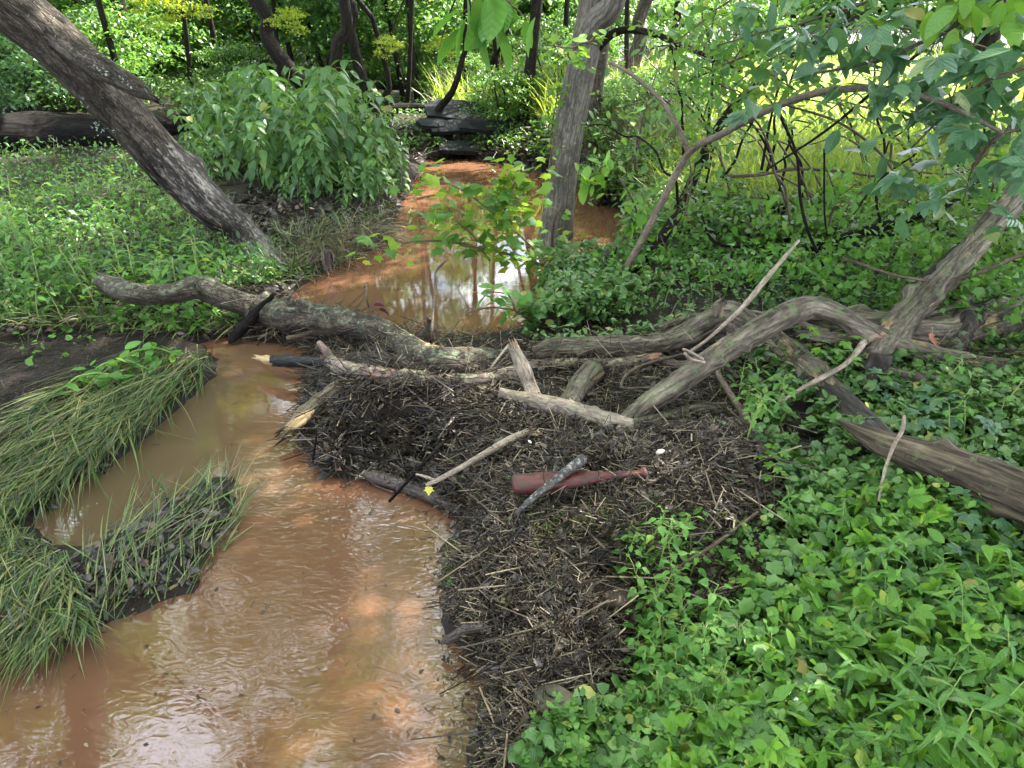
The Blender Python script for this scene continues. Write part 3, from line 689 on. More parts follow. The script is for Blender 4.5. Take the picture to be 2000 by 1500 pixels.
# the logjam
gn, P_, r_ = log('gnarled_log', 'crooked mossy log with cracked bark lying across the creek', [(205, 552, .40, 17), (255, 572, .40, 21), (330, 572, .40, 21), (390, 562, .38, 22), (440, 582, .32, 21), (500, 602, .2, 23),
    (560, 617, .22, 29), (620, 620, .25, 25), (700, 634, .27, 26), (745, 648, .27, 28), (782, 672, .25, 26), (822, 700, .22, 26), (880, 708, .22, 30), (945, 706, .2, 28), (1005, 700, .18, 20)],
    'bark_moss', sides=44, seed=11, rough=0.16, ridges=0.07, knots=12, jag0=0.05, wob=0.012)
g_ = Geo(); E, er = px_path([(770, 636, .30, 5), (812, 664, .30, 8), (860, 682, .28, 8), (925, 680, .27, 5)]); tube(g_, E, er, 10, 60, 3, 0.3, 0.1, flat=0.5)
o = g_.obj('exposed_wood', M['splinter'], gn); o['label'] = 'strip of fresh yellow wood along the top'
limb(gn, 'stub', [(215, 560, .2, 8), (235, 535, .3, 9), (240, 528, .34, 6)], 'log_weather', 10, jag1=0.02)
limb(gn, 'stub', [(845, 670, .25, 12), (842, 640, .36, 11), (838, 622, .44, 5)], 'bark_moss', 12, jag1=0.02)
limb(gn, 'stub', [(560, 600, .3, 9), (575, 590, .36, 8)], 'bark_moss', 10, jag1=0.01)

pk, P_, r_ = log('pinkish_branch', 'long peeling pinkish-grey branch with an upturned broken stub, resting on the twig debris', [(645, 705, .22, 12), (665, 716, .22, 15), (730, 730, .22, 15), (800, 737, .22, 16),
    (860, 742, .22, 15), (930, 744, .22, 15), (985, 733, .22, 14), (1045, 714, .22, 11), (1110, 710, .22, 11), (1200, 712, .22, 13), (1290, 698, .22, 12)], 'log_pink', sides=30, seed=21, rough=0.12, ridges=0.03, knots=7)
limb(pk, 'stub', [(660, 718, .22, 12), (645, 700, .28, 9), (632, 680, .36, 7), (622, 668, .41, 5)], 'log_pink', 14)
limb(pk, 'stub', [(880, 735, .24, 5), (878, 715, .30, 4)], 'log_pink', 8)
splinters(pk, PZ(640, 702, .24), (-1, 0, .3), 14, 0.06, 0.03, 'rust_leaf', 'splinter')

up, P_, r_ = log('weathered_log', 'weathered brown log with a knobbly joint, running along behind the debris pile', [(1045, 690, .28, 12.0), (1085, 682, .28, 18.9), (1160, 676, .3, 20.6), (1240, 682, .3, 22.4), (1310, 668, .34, 23.2),
    (1375, 640, .42, 25.8), (1420, 622, .48, 29.2), (1470, 640, .46, 25.8), (1520, 672, .4, 27.5), (1580, 735, .3, 31.0), (1640, 800, .2, 29.2)], 'log_weather', sides=44, seed=31, rough=0.2, ridges=0.13, knots=14, wob=.012)
limb(up, 'stub', [(1400, 620, .5, 20), (1408, 596, .58, 14), (1412, 588, .62, 5)], 'log_weather', 16, jag1=0.02)
limb(up, 'stub', [(1160, 722, .3, 24), (1130, 760, .2, 22), (1105, 792, .1, 20)], 'log_weather', 26, rough=0.1, ridges=0.05)
limb(up, 'branch', [(1290, 700, .28, 8), (1335, 712, .3, 8), (1390, 690, .36, 12)], 'log_weather', 12)
bl, P_, r_ = log('bleached_log', 'big grey-brown trunk lying at the back right of the log tangle', [(1430, 650, .42, 15.5), (1500, 632, .48, 17.2), (1570, 622, .5, 22.4), (1650, 628, .5, 27.5), (1740, 640, .5, 29.2), (1820, 648, .5, 32.7), (1900, 630, .52, 34.4), (2000, 605, .55, 36.1), (2150, 580, .6, 36.1)],
    'log_weather', sides=44, seed=33, rough=0.2, ridges=0.13, knots=12, wob=.012)
limb(bl, 'root', [(1940, 600, .6, 20), (1880, 640, .5, 34), (1850, 680, .42, 32), (1835, 725, .3, 22), (1815, 700, .35, 10)], 'bark_moss', 30, rough=0.25, ridges=0.1, knots=6)
fk, P_, r_ = log('forked_limb', 'long smooth arching limb ending in a pale V-shaped fork on the debris', [(1205, 838, .28, 12.0), (1232, 818, .3, 17.2), (1290, 775, .36, 20.6), (1390, 705, .5, 22.4), (1480, 645, .62, 23.2), (1545, 608, .7, 23.2), (1590, 600, .72, 21.5),
    (1640, 618, .68, 20.6), (1690, 645, .6, 20.6), (1745, 672, .52, 18.9), (1800, 690, .46, 18.1), (1880, 708, .42, 17.2), (2000, 718, .4, 12.0), (2120, 722, .4, 10.3)], 'log_weather', sides=36, seed=41, rough=0.14, ridges=0.07, knots=14, wob=.014)
limb(fk, 'pale_fork', [(1232, 832, .29, 16), (1190, 824, .3, 20), (1130, 806, .32, 20), (1060, 790, .34, 20), (1010, 776, .38, 14), (975, 765, .42, 9)], 'log_pale', 26, rough=0.10, ridges=0.02, knots=3)
limb(fk, 'pale_stub', [(1045, 785, .34, 16), (1035, 755, .42, 14), (1020, 715, .52, 15), (1005, 682, .6, 11)], 'log_pale', 20, rough=0.12, ridges=0.06, jag1=0.03)
splinters(fk, PZ(1004, 684, .6), (-.3, 0, 1), 16, 0.06, 0.03, 'splinter')
limb(fk, 'twig', [(1372, 702, .55, 4), (1352, 690, .6, 3), (1335, 682, .65, 3)], 'twig_pale', 8)
limb(fk, 'twig', [(1375, 708, .55, 4), (1350, 702, .6, 3), (1337, 690, .65, 3)], 'twig_pale', 8)
limb(fk, 'root', [(1215, 835, .27, 12), (1290, 818, .2, 13), (1360, 800, .2, 12), (1420, 795, .18, 10)], 'log_weather', 16)
for i, (pts, lb) in enumerate((([(1780, 760, .35, 10), (1860, 745, .38, 12), (1950, 752, .38, 13), (2080, 770, .38, 12)], 'bare grey limb running right under the end of the arching limb'),
        ([(1620, 690, .40, 9), (1700, 715, .42, 12), (1800, 742, .42, 14), (1900, 752, .40, 12), (2060, 740, .40, 12)], 'horizontal brown limb passing behind the hanging bark'),
        ([(1560, 650, .45, 9), (1640, 662, .5, 13), (1740, 652, .52, 13), (1840, 610, .6, 9), (1900, 575, .68, 5)], 'crooked limb lying along the big trunk at right'),
        ([(1290, 640, .4, 6), (1340, 625, .42, 8), (1420, 612, .5, 8), (1520, 622, .52, 7), (1620, 650, .5, 5)], 'slim limb running along the top of the weathered log'))):
    log('dead_limb', lb, pts, 'log_weather', 'limb', 18, seed=140 + i, rough=.2, ridges=.1, knots=6, jag0=.02, wob=.01)
sn, P_, r_ = log('diagonal_snag', 'dead brown trunk slanting up to the right edge from the log tangle', [(1700, 705, .45, 25.8), (1730, 665, .52, 29.2), (1770, 620, .6, 27.5), (1830, 555, .75, 25.8), (1890, 490, .9, 24.1), (1950, 425, 1.08, 22.4), (2010, 355, 1.25, 20.6), (2080, 270, 1.45, 18.9), (2140, 180, 1.7, 17.2)],
    'log_weather', sides=36, seed=51, rough=0.2, ridges=0.12, knots=12, wob=.012)
limb(sn, 'stub', [(1800, 575, .7, 22), (1850, 515, .8, 18), (1880, 482, .86, 12)], 'bark_dark', 20, jag1=0.03)
limb(sn, 'hanging_bark', [(1720, 690, .5, 26), (1710, 730, .38, 26), (1700, 765, .26, 18), (1712, 740, .25, 5)], 'log_dark', 20, rough=0.3, ridges=0.1)
rl, P_, r_ = log('split_log', 'thick split log with long grain at the lower right', [(1640, 822, .50, 4), (1675, 842, .50, 14), (1725, 866, .50, 25), (1800, 893, .50, 34), (1900, 930, .50, 42), (2000, 972, .50, 48), (2120, 1025, .50, 50), (2260, 1090, .50, 52)],
    'log_rot', sides=56, seed=61, rough=0.10, ridges=0.11, knots=2)
bw, P_, r_ = log('buried_beam', 'greyish rotten timber slanting down under the arching limb', [(1500, 665, .36, 22), (1560, 725, .30, 28), (1640, 800, .22, 34), (1720, 880, .1, 40)], 'log_dark', sides=28, seed=62, rough=0.1, ridges=0.08)
log('leaf_pile_log', 'short brown log lying behind the arching limb, right of the hanging bark', [(1880, 770, .28, 10), (1850, 780, .28, 20), (1790, 800, .26, 20), (1740, 830, .2, 16)], 'log_weather', sides=24, seed=63, rough=0.15, ridges=0.06)

zb = max(gr(a_, 934)[2] for a_ in range(1000, 1290, 10)) + 0.045
# creek debris woods
sl, P_, r_ = log('splintered_log', 'broken log end with raw yellow splintered wood jutting over the water', [(668, 758, .16, 20), (640, 778, .16, 22), (600, 812, .13, 21), (562, 842, .10, 13)], 'log_rot', sides=26, seed=71, rough=0.15, ridges=0.12, jag1=0.05)
limb(sl, 'raw_face', [(650, 765, .19, 10), (618, 792, .18, 14), (580, 828, .14, 13), (566, 836, .13, 7)], 'splinter', 16, rough=0.25, ridges=0.12, jag0=0.02, jag1=0.04, flat=0.7)
splinters(sl, PZ(572, 838, .12), (-1, -1, 0), 26, 0.07, 0.045, 'splinter')
log('flat_log', 'half-buried brown log beside the splintered end', [(640, 806, .10, 10), (690, 800, .13, 13), (760, 797, .13, 12), (800, 790, .1, 8)], 'log_rot', sides=20, seed=72, rough=0.12, ridges=0.08)
bs, P_, r_ = log('charred_stick', 'short black stick with a broken yellow end poking over the water', [(532, 704, .13, 10), (560, 706, .14, 11), (595, 708, .15, 11), (640, 708, .15, 9)], 'char', 'stick', 18, seed=73, rough=0.28, ridges=0.15, jag1=.02)
limb(bs, 'broken_tip', [(536, 704, .13, 9), (520, 702, .13, 9), (506, 699, .13, 6)], 'splinter', 12, rough=0.25, jag1=0.03)
log('black_stick', 'charcoal-black pole leaning against the mossy log', [(448, 670, .03, 3), (458, 658, .06, 8), (480, 633, .14, 10), (505, 606, .25, 8), (530, 580, .36, 5)], 'log_black', 'stick', 16, seed=74, rough=0.25, ridges=0.15, jag1=.02)
log('sunken_bark', 'dark slab of bark half sunk at the water edge', [(712, 922, .03, 8), (735, 932, .04, 15), (800, 950, .03, 16), (860, 975, .02, 16), (905, 996, .02, 12)], 'sunk_bark', 'bark', 18, seed=75, rough=0.08, ridges=0.05, jag0=0.03, flat=0.8)
yl, P_, r_ = log('pale_stick', 'pale bent stick carrying a yellow leaf, reaching towards the water', [(1045, 838, .34, 8), (990, 862, .34, 8), (920, 902, .33, 6), (860, 935, .32, 5), (832, 948, .31, 4)], 'twig_pale', 'stick', 12, seed=76)
limb(yl, 'twig', [(850, 938, .32, 3), (828, 930, .33, 3), (812, 926, .34, 2)], 'twig_pale', 8)
g_ = Geo(); stamp(g_, maple, np.array([PZ(838, 950, .31)]), np.array([-1.6]), np.array([-.9]), np.array([0.1]), 0.045)
tag(g_.obj('yellow_leaf', M['yellow_leaf'], attr='leaf'), 'small yellow leaf stuck on the end of the pale bent stick', 'leaf')
log('mottled_stick', 'grey lichen-spotted stick lying across the red plastic bat', [(1008, 1003, zb - .03, 4), (1035, 978, zb + .02, 6), (1075, 945, zb + .062, 8), (1105, 922, zb + .062, 9), (1138, 897, zb + .05, 11)], 'twig_spot', 'stick', 14, seed=77, rough=0.1)
log('thin_pale_twig', 'thin pale twig slanting over the peeling branch', [(873, 832, .28, 2.5), (900, 800, .30, 3), (938, 750, .36, 3), (965, 710, .42, 2.5), (993, 674, .5, 2.5)], 'twig_pale', 'twig', 8, seed=78)
log('dark_stub', 'dark wet stump end sticking out of the debris over the creek', [(862, 1256, .06, 4), (880, 1246, .09, 9), (915, 1228, .13, 11), (950, 1222, .14, 12)], 'sunk_bark', 'stick', 18, seed=79, rough=0.15, ridges=0.08)
br, P_, r_ = log('hanging_branch', 'dark forked branch dropping from the arching limb to the ground', [(1400, 726, .48, 5), (1420, 760, .42, 6), (1450, 805, .34, 7), (1466, 832, .28, 7), (1480, 865, .2, 5), (1496, 892, .16, 4)], 'twig_brown', 'branch', 12, seed=80)
limb(br, 'twig', [(1464, 828, .3, 5), (1445, 855, .25, 4), (1422, 880, .2, 3)], 'twig_brown', 8)
log('peeled_twig', 'long peeled twig between the arching limb and the green plants', [(1512, 795, .38, 3), (1560, 762, .42, 4), (1610, 735, .46, 5), (1655, 708, .5, 5), (1690, 665, .56, 7)], 'twig_pale', 'twig', 10, seed=81)
log('white_twig', 'upright whitish twig leaning in front of the split log', [(1716, 978, .45, 2.6), (1728, 920, .5, 3.2), (1745, 872, .58, 3.6), (1762, 840, .62, 4), (1766, 812, .66, 3)], 'twig_pale', 'twig', 10, seed=82)
tw = [([(1340, 690, .4, 3), (1240, 720, .4, 3), (1215, 755, .35, 3), (1260, 758, .33, 3), (1345, 756, .4, 3)], 'crooked brown twig bent across the gap behind the V fork'),
      ([(847, 668, .25, 4), (844, 640, .4, 3), (850, 560, .55, 2.5), (852, 530, .62, 2.5), (872, 508, .7, 2)], 'upright crooked twig rising out of the pool beside the mossy log'),
      ([(720, 600, .4, 2), (716, 580, .5, 2), (717, 552, .58, 2)], 'tiny upright twig beside the red curled leaf'),
      ([(1345, 690, .5, 4), (1385, 660, .6, 3), (1450, 600, .8, 5), (1500, 540, .95, 5), (1560, 470, 1.1, 3)], 'straight grey-green stem slanting up behind the knobbly joint'),
      ([(1650, 505, .8, 3), (1760, 540, .8, 3), (1870, 545, .8, 4), (1990, 500, .9, 4), (2080, 480, .9, 3)], 'slim dead stem hanging at the right behind the diagonal snag'),
      ([(1600, 640, .5, 3), (1650, 700, .42, 3), (1670, 770, .3, 2)], 'thin drooping twig under the arch of the limb'),
      ([(1815, 742, .4, 3), (1870, 790, .35, 3), (1930, 830, .3, 4), (2010, 880, .3, 5)], 'pale twig crossing below the end of the arching limb'),
      ([(1760, 770, .4, 4), (1850, 745, .42, 4), (1945, 740, .42, 5)], 'smooth grey twig lying in the brambles at right'),
      ([(640, 870, .12, 4), (740, 895, .12, 4), (800, 905, .12, 3)], 'black wet twig over the dark hollow in the debris'),
      ([(760, 980, .05, 3), (860, 870, .2, 4), (890, 845, .22, 3)], 'dark twig slanting out of the debris hollow'),
      ([(885, 1090, .1, 3), (920, 1065, .17, 5), (965, 1020, .25, 5)], 'dark brown twig at the creek side of the debris'),
      ([(1110, 1070, .28, 3), (1150, 1170, .2, 6), (1165, 1210, .16, 6)], 'brown stick leaning beside the flat brown stone'),
      ([(1165, 1215, .2, 4), (1195, 1225, .22, 4), (1110, 1175, .25, 4)], 'pale green broken stalk below the flat brown stone'),
      ([(1320, 1110, .3, 3), (1400, 1060, .32, 4), (1480, 1000, .35, 3)], 'long thin twig lying on the debris left of the leafy patch'),
      ([(180, 570, .2, 6), (230, 600, .15, 8), (290, 612, .12, 6), (350, 622, .12, 5)], 'dark branch under the left end of the mossy log'),
      ([(945, 1450, .1, 2), (985, 1490, .12, 3)], 'small straw-coloured stick at the bottom of the debris'),
      ([(610, 905, .06, 2), (617, 860, .2, 2), (618, 842, .24, 2)], 'short upright twig behind the dark hollow'),
      ([(560, 660, .2, 4), (640, 650, .15, 6), (700, 690, .12, 5)], 'brown stick under the mossy log')]
for i, (pts, lb) in enumerate(tw):
    log('loose_twig', lb, pts, 'twig_pale' if 'pale' in lb or 'straw' in lb or 'grey' in lb else ('log_black' if 'black' in lb or 'dark' in lb else 'twig_brown'), 'twig', 8, seed=90 + i)

# fallen black log at left, background
p0 = [(-300, 310, .35, 46), (0, 275, .35, 44), (120, 268, .35, 42), (240, 262, .35, 34), (330, 252, .35, 26), (420, 245, .32, 22)]
log('black_fallen_log', 'large black rotting log lying behind the leaning tree at left', p0, 'log_black', sides=30, seed=101, rough=0.12, ridges=0.08)
log('far_dark_log', 'dark log lying across the far channel behind the leafy bush', [(560, 212, .3, 8), (640, 210, .35, 12), (760, 215, .35, 14), (850, 212, .3, 10)], 'log_black', sides=16, seed=102, rough=0.15, rings=40)

# slim branches at right
ar, P_, r_ = log('arching_sapling', 'smooth light-brown stem arching from the tangle over to the upper right', [(1175, 592, 6.1, 7), (1225, 520, 6.0, 7), (1285, 410, 5.9, 7), (1345, 300, 5.7, 7), (1410, 262, 5.5, 7), (1500, 215, 5.2, 7),
    (1590, 183, 4.9, 7), (1680, 172, 4.6, 7), (1760, 178, 4.4, 6), (1850, 205, 4.2, 5), (1960, 260, 4.0, 4)], 'sapling', 'sapling', 14, Y=True, seed=110)
limb(ar, 'branch', [(1345, 300, 5.7, 5), (1325, 250, 5.7, 5), (1290, 195, 5.8, 4), (1240, 150, 5.9, 4), (1190, 120, 6, 3)], 'sapling', 10, Y=True)
limb(ar, 'branch', [(1745, 175, 4.4, 5), (1800, 195, 4.5, 4), (1840, 235, 4.6, 3)], 'sapling', 10, Y=True)
log('dark_sapling', 'black leaning stem just behind the arching light-brown stem', [(1165, 600, 6.4, 11), (1240, 530, 6.4, 11), (1300, 455, 6.4, 11), (1345, 370, 6.5, 10), (1380, 290, 6.6, 9), (1440, 200, 6.8, 8), (1560, 100, 7, 6), (1700, 20, 7.2, 5)], 'bark_dark', 'sapling', 14, Y=True, seed=111)
db, P_, r_ = log('dark_bough', 'dark leafless bough lying over the green ground cover at right', [(1500, 490, 6.2, 5), (1590, 482, 6.2, 9), (1680, 455, 6.2, 10), (1780, 425, 6.2, 9), (1850, 400, 6.2, 6), (1910, 365, 6.2, 4)], 'bark_dark', 'branch', 12, Y=True, seed=112)
limb(db, 'branch', [(1700, 452, 6.2, 6), (1780, 470, 6.1, 5), (1840, 510, 6, 3)], 'bark_dark', 8, Y=True)
limb(db, 'branch', [(1600, 480, 6.2, 3), (1500, 480, 6.3, 3), (1400, 475, 6.4, 3), (1370, 420, 6.5, 2)], 'bark_dark', 8, Y=True)
thin = [([(1520, 220, 5.6, 2.6), (1555, 300, 5.6, 2.6), (1565, 400, 5.6, 3.2), (1590, 480, 5.6, 3.2), (1650, 590, 5.6, 3.2)], 'thin black stem curving down in front of the dark bough'),
        ([(1400, 345, 6.6, 3.2), (1480, 342, 6.6, 3.2), (1560, 330, 6.5, 3.2), (1680, 340, 6.5, 2.6), (1790, 365, 6.4, 2.0), (1880, 420, 6.4, 1.3)], 'long low brown arch of stem above the sunlit grass'),
        ([(1535, 205, 5.0, 2.0), (1640, 240, 5.0, 2.6), (1720, 300, 5.0, 2.6), (1770, 370, 5.0, 2.0), (1850, 420, 5, 1.3)], 'curving brown stem below the large leaves'),
        ([(1665, 420, 6.1, 2.0), (1720, 350, 6.1, 2.0), (1790, 300, 6.1, 2.0)], 'short black twig crossing the grass in front of the dark bough'),
        ([(1380, 330, 6.5, 3.9), (1385, 230, 6.6, 3.2), (1392, 120, 6.6, 2.6), (1365, 0, 6.8, 2.0)], 'upright brown stem right of the dark leaning stem'),
        ([(1610, 290, 6.0, 2.0), (1610, 400, 6.0, 2.0), (1613, 450, 6, 2.0)], 'straight dark twig standing in the sunlit grass'),
        ([(1840, 480, 6, 2.6), (1830, 430, 6, 2.6), (1850, 425, 6.0, 2.0)], 'dark snapped stub standing right of the dark bough'),
        ([(1340, 160, 6.2, 2.0), (1480, 100, 6.0, 2.6), (1640, 50, 5.6, 3.2), (1800, 60, 5.2, 2.6), (1950, 100, 5.0, 2.0)], 'brown bough running through the upper right leaves'),
        ([(1500, 330, 5.2, 2.0), (1620, 250, 5.0, 2.6), (1750, 140, 4.8, 3.2), (1850, 60, 4.7, 3.2), (1960, -30, 4.5, 3.9)], 'dark bough rising through the big leaves to the top right')]
for i, (pts, lb) in enumerate(thin):
    log('bare_sapling', lb, pts, 'bark_dark' if 'black' in lb or 'dark' in lb else 'twig_brown', 'sapling', 8, Y=True, seed=120 + i)

for i in range(34):
    a_, b_ = random.uniform(1300, 1950), random.uniform(300, 520); Y_ = random.uniform(5.8, 8.5); sx = random.choice([-1, 1]) * random.uniform(40, 220); h_ = random.uniform(150, 380)
    log('thicket_sapling', ('low' if b_ > 410 else 'high') + ' thin stem arching ' + ('right' if sx > 0 else 'left') + (' far' if Y_ > 7.2 else ' close') + ' in the upper right thicket, ' + ('left' if a_ < 1500 else 'middle' if a_ < 1720 else 'right') + ' part', [(a_, b_, Y_, 3), (a_ + sx * .2, b_ - h_ * .45, Y_, 2.4), (a_ + sx * .6, b_ - h_ * .8, Y_ + .1, 1.8), (a_ + sx * 1.3, b_ - h_ * random.uniform(.7, 1.1), Y_ + .2, 1)],
        random.choice(['bark_dark', 'twig_brown']), 'sapling', 6, 'thin stems of the upper right thicket', Y=True, seed=300 + i, rings=26, wob=.05)
# ------------------------------------------------------------------ crowns and shrubs
def crown_mesh(name, nclus, per, lsize, mat, seed, flatten=0.8, tmpl=ovate_far, hollow=0.55):
    rg = np.random.default_rng(seed)
    d = rg.normal(0, 1, (nclus, 3)); d /= np.linalg.norm(d, axis=1)[:, None]
    c = d * (rg.uniform(hollow, 1.0, nclus) ** 0.7)[:, None] * 0.85; c[:, 2] *= flatten
    rad = rg.uniform(0.12, 0.30, nclus)
    P = (c[:, None] + rg.normal(0, 1, (nclus, per, 3)) * np.array([1, 1, 0.45]) * rad[:, None, None] * 0.55).reshape(-1, 3)
    N = len(P); g_ = Geo()
    stamp(g_, tmpl, P, rg.uniform(0, 6.28, N), rg.normal(-0.35, 0.45, N), rg.normal(0, 0.5, N), rg.uniform(0.7, 1.3, N) * lsize)
    return g_.mesh(name, mat, 'leaf', True)
CR = [crown_mesh('crown', 70, 175, 0.042, M['leaf_crown'], 200 + i) for i in range(4)]
SH = [crown_mesh('foliage', 60, 55, 0.085, M['leaf_shrub'], 210 + i, 0.8, hollow=0.3) for i in range(3)]
SHP = crown_mesh('foliage', 60, 60, 0.09, M['leaf_pale'], 220, 0.9, hollow=0.3)
SHY = crown_mesh('foliage', 30, 40, 0.10, M['leaf_yellow'], 221, 0.7, hollow=0.2)
CRS = crown_mesh('crown', 42, 130, 0.045, M['leaf_crown'], 231)
def put(name, mesh, parent, loc, sc, rz=None):
    o = bpy.data.objects.new(name, mesh); C.objects.link(o); o.parent = parent
    off = OFF.get(parent.name, (0, 0, 0))
    o.location = (loc[0] - off[0], loc[1] - off[1], loc[2] - off[2]); o.scale = sc if hasattr(sc, '__len__') else (sc,) * 3
    o.rotation_euler = (0, 0, random.uniform(0, 6.28) if rz is None else rz); return o
put('crown', CR[0], LEAN, (-6.4, 6.8, 12.5), (3.6, 3.6, 2.6)); put('crown', CR[1], LEAN, (-3.2, 8.2, 9.3), (1.9, 1.9, 1.2))
put('crown', CR[2], MAINT, (mp[-1][0], mp[-1][1], mp[-1][2] + 0.3), (3.4, 3.4, 2.6)); g_ = Geo()
for k_, (x_, y_, z_, s_) in enumerate(((3.6, 6.2, 9.2, 2.6), (2.9, 9.0, 9.8, 2.5), (5.6, 8.6, 10.2, 2.1), (5.2, 5.2, 9.4, 2.4), (3.4, 12.6, 9.6, 1.8), (2.6, 4.4, 9.8, 1.9))):  # unseen crowns added between sun and creek for shade
    put('crown', CR[k_ % 4], MAINT, (x_, y_, z_), (s_, s_, s_ * .75)); tube(g_, [mp[-3], (mp[-3] + np.array([x_, y_, z_])) / 2 + np.array([0, 0, .5]), np.array([x_, y_, z_])], [.07, .05, .015], 8, 16)
g_.obj('limbs', M['bark_grey'], MAINT)

def tree(name, label, pts, rad, crowns, mat='bark_dark', group=None, sides=16, rings=90, limbs=3):
    P = [np.asarray(p, float) for p in pts]
    t = thing(name, label, 'tree', P[0], group)
    g_ = Geo(); tube(g_, P, rad, sides=sides, rings=rings, seed=int(rng.integers(1, 99)), rough=0.09, ridges=0.04); g_.obj('trunk', M[mat], t)
    if limbs:
        g_ = Geo(); top = P[-1]
        for k in range(limbs):
            b_ = P[-2] + (P[-1] - P[-2]) * rng.uniform(0, 0.8); a_ = rng.uniform(0, 6.28); ln = rng.uniform(1.4, 2.6)
            e = b_ + np.array([math.cos(a_) * ln, math.sin(a_) * ln, rng.uniform(0.8, 2.0)])
            tube(g_, [b_, (b_ + e) / 2 + np.array([0, 0, -.15]), e], [rad[-2] * 0.6, rad[-2] * 0.4, 0.015], 7, 10)
        g_.obj('limbs', M[mat], t)
    for k, (c, s) in enumerate(crowns): put('crown', CRS if name == 'straight_dark_tree' else CR[(k + len(label)) % 4], t, c, s)
    return t
def vtree(name, label, pxs, Y, up_, rad, crowns, **kw):
    """trunk seen through pixels pxs at ground distance Y, then going on through world points up_"""
    P = [PYd(a, b, Y + dy) for a, b, dy in pxs]; P[0][2] = min(P[0][2], hq(P[0][0:1], P[0][1:2])[0] - 0.1) if False else P[0][2]
    return tree(name, label, P + [np.array(u, float) for u in up_], rad, crowns, **kw)
def mirror(px, py, Y):
    p = PYd(px, py, Y); p[2] = -p[2]; return p
# tree whose reflection is the straight dark bar in the water
a_, b_ = mirror(688, 900, 13), mirror(655, 1340, 13.2)
vtree('straight_dark_tree', 'straight slim dark tree standing behind the leafy bush, left of the pool', [(648, 330, 0), (650, 205, 0), (658, 90, 0), (672, 0, 0)], 13, [a_, b_, b_ + np.array([-.3, 0.2, 1.5])],
      [0.12, 0.11, 0.10, 0.10, 0.14, 0.15, 0.08], [(b_ + np.array([-.5, 1, 2.5]), (3.2, 3.2, 2.2)), ((-3.0, 15.5, 12.5), (3, 3, 2.0)), ((0.2, 15.2, 12.2), (2.5, 2.5, 1.7)), ((-6.2, 15.5, 13.5), (2.6, 2.6, 1.8)), ((-1.2, 17, 17), (2.4, 2.4, 1.7)), ((-5.2, 17.5, 18), (2.4, 2.4, 1.8)), ((-2.2, 15.0, 9.6), (1.7, 1.7, 1.1)), ((-8.5, 15.5, 15), (3, 3, 2.2))])
vtree('bent_black_tree', 'black tree bending left above the leafy bush', [(625, 260, 0), (608, 190, 0), (560, 130, 0), (520, 70, 0), (500, 0, 0)], 14, [(-6.2, 14, 4.6), (-6.9, 14.5, 8), (-7.0, 15, 11)],
      [0.16, 0.14, 0.13, 0.12, 0.115, 0.10, 0.09, 0.05], [((-7, 15, 11.5), (3, 3, 2.2)), ((-5.6, 14, 9), (1.8, 1.8, 1.2))])
vtree('slim_dark_tree', 'slim dark tree leaning left just right of the straight one', [(742, 235, 0), (725, 200, 0), (700, 130, 0), (684, 50, 0), (675, -20, 0)], 15, [(-4.6, 15, 6), (-4.2, 15, 10)],
      [0.13, 0.11, 0.10, 0.09, 0.08, 0.07, 0.04], [((-4.2, 16, 10.5), (2.4, 2.4, 1.8))])
vtree('crooked_sapling', 'thin crooked dark sapling between the slim dark tree and the pool', [(768, 240, 0), (752, 190, 0), (760, 165, 0), (735, 60, 0), (700, 0, 0)], 15.5, [(-4.6, 15.5, 4.5)], [0.07, 0.06, 0.055, 0.05, 0.045, 0.02], [((-4.6, 15.8, 4.8), (1.3, 1.3, 0.9))])
vtree('dark_bank_tree', 'dark straight tree on the far bank left of the grey tree', [(1018, 270, 0), (1024, 220, 0), (1033, 150, 0), (1044, 60, 0), (1052, -20, 0)], 14.5, [(0.9, 14.5, 6), (1.1, 14.5, 10)], [0.13, 0.12, 0.11, 0.10, 0.10, 0.08, 0.05], [((1.1, 15, 10.5), (2.6, 2.6, 2.0))])
vtree('slanting_thin_tree', 'thin dark tree slanting right above the dark slabs', [(925, 230, 0), (940, 185, 0), (958, 130, 0), (985, 70, 0), (1010, 0, 0)], 16, [(0.6, 16, 5)], [0.07, 0.06, 0.055, 0.05, 0.04, 0.02], [((.6, 16, 5.4), (1.4, 1.4, 1.1))])
vtree('shaded_right_tree', 'brown tree close behind the grey tree on its right', [(1150, 330, 0), (1158, 240, 0), (1165, 170, 0), (1180, 70, 0), (1190, -20, 0)], 11.5, [(2.0, 11.6, 5), (2.3, 12, 8.5)], [0.13, 0.11, 0.10, 0.09, 0.08, 0.07, 0.04], [((2.3, 12, 9), (2.4, 2.4, 1.8))], mat='bark_moss')
vtree('stout_right_tree', 'stout brown trunk at the edge of the sunlit field', [(1200, 260, 0), (1215, 200, 0), (1232, 140, 0), (1252, 70, 0), (1262, 0, 0)], 15, [(3.9, 15, 6), (4.6, 15, 9)], [0.20, 0.16, 0.14, 0.13, 0.12, 0.10, 0.06], [((4.6, 15, 9.6), (2.6, 2.6, 2.0))], mat='bark_moss')
vtree('small_leaning_tree', 'small dark stem leaning right on the far bank', [(845, 245, 0), (856, 215, 0), (885, 175, 0), (905, 110, 0), (918, 40, 0)], 15, [(-1.0, 15, 5.0)], [0.08, 0.07, 0.06, 0.05, 0.04, 0.02], [((-1.0, 15, 5.2), (1.4, 1.4, 1.0))])
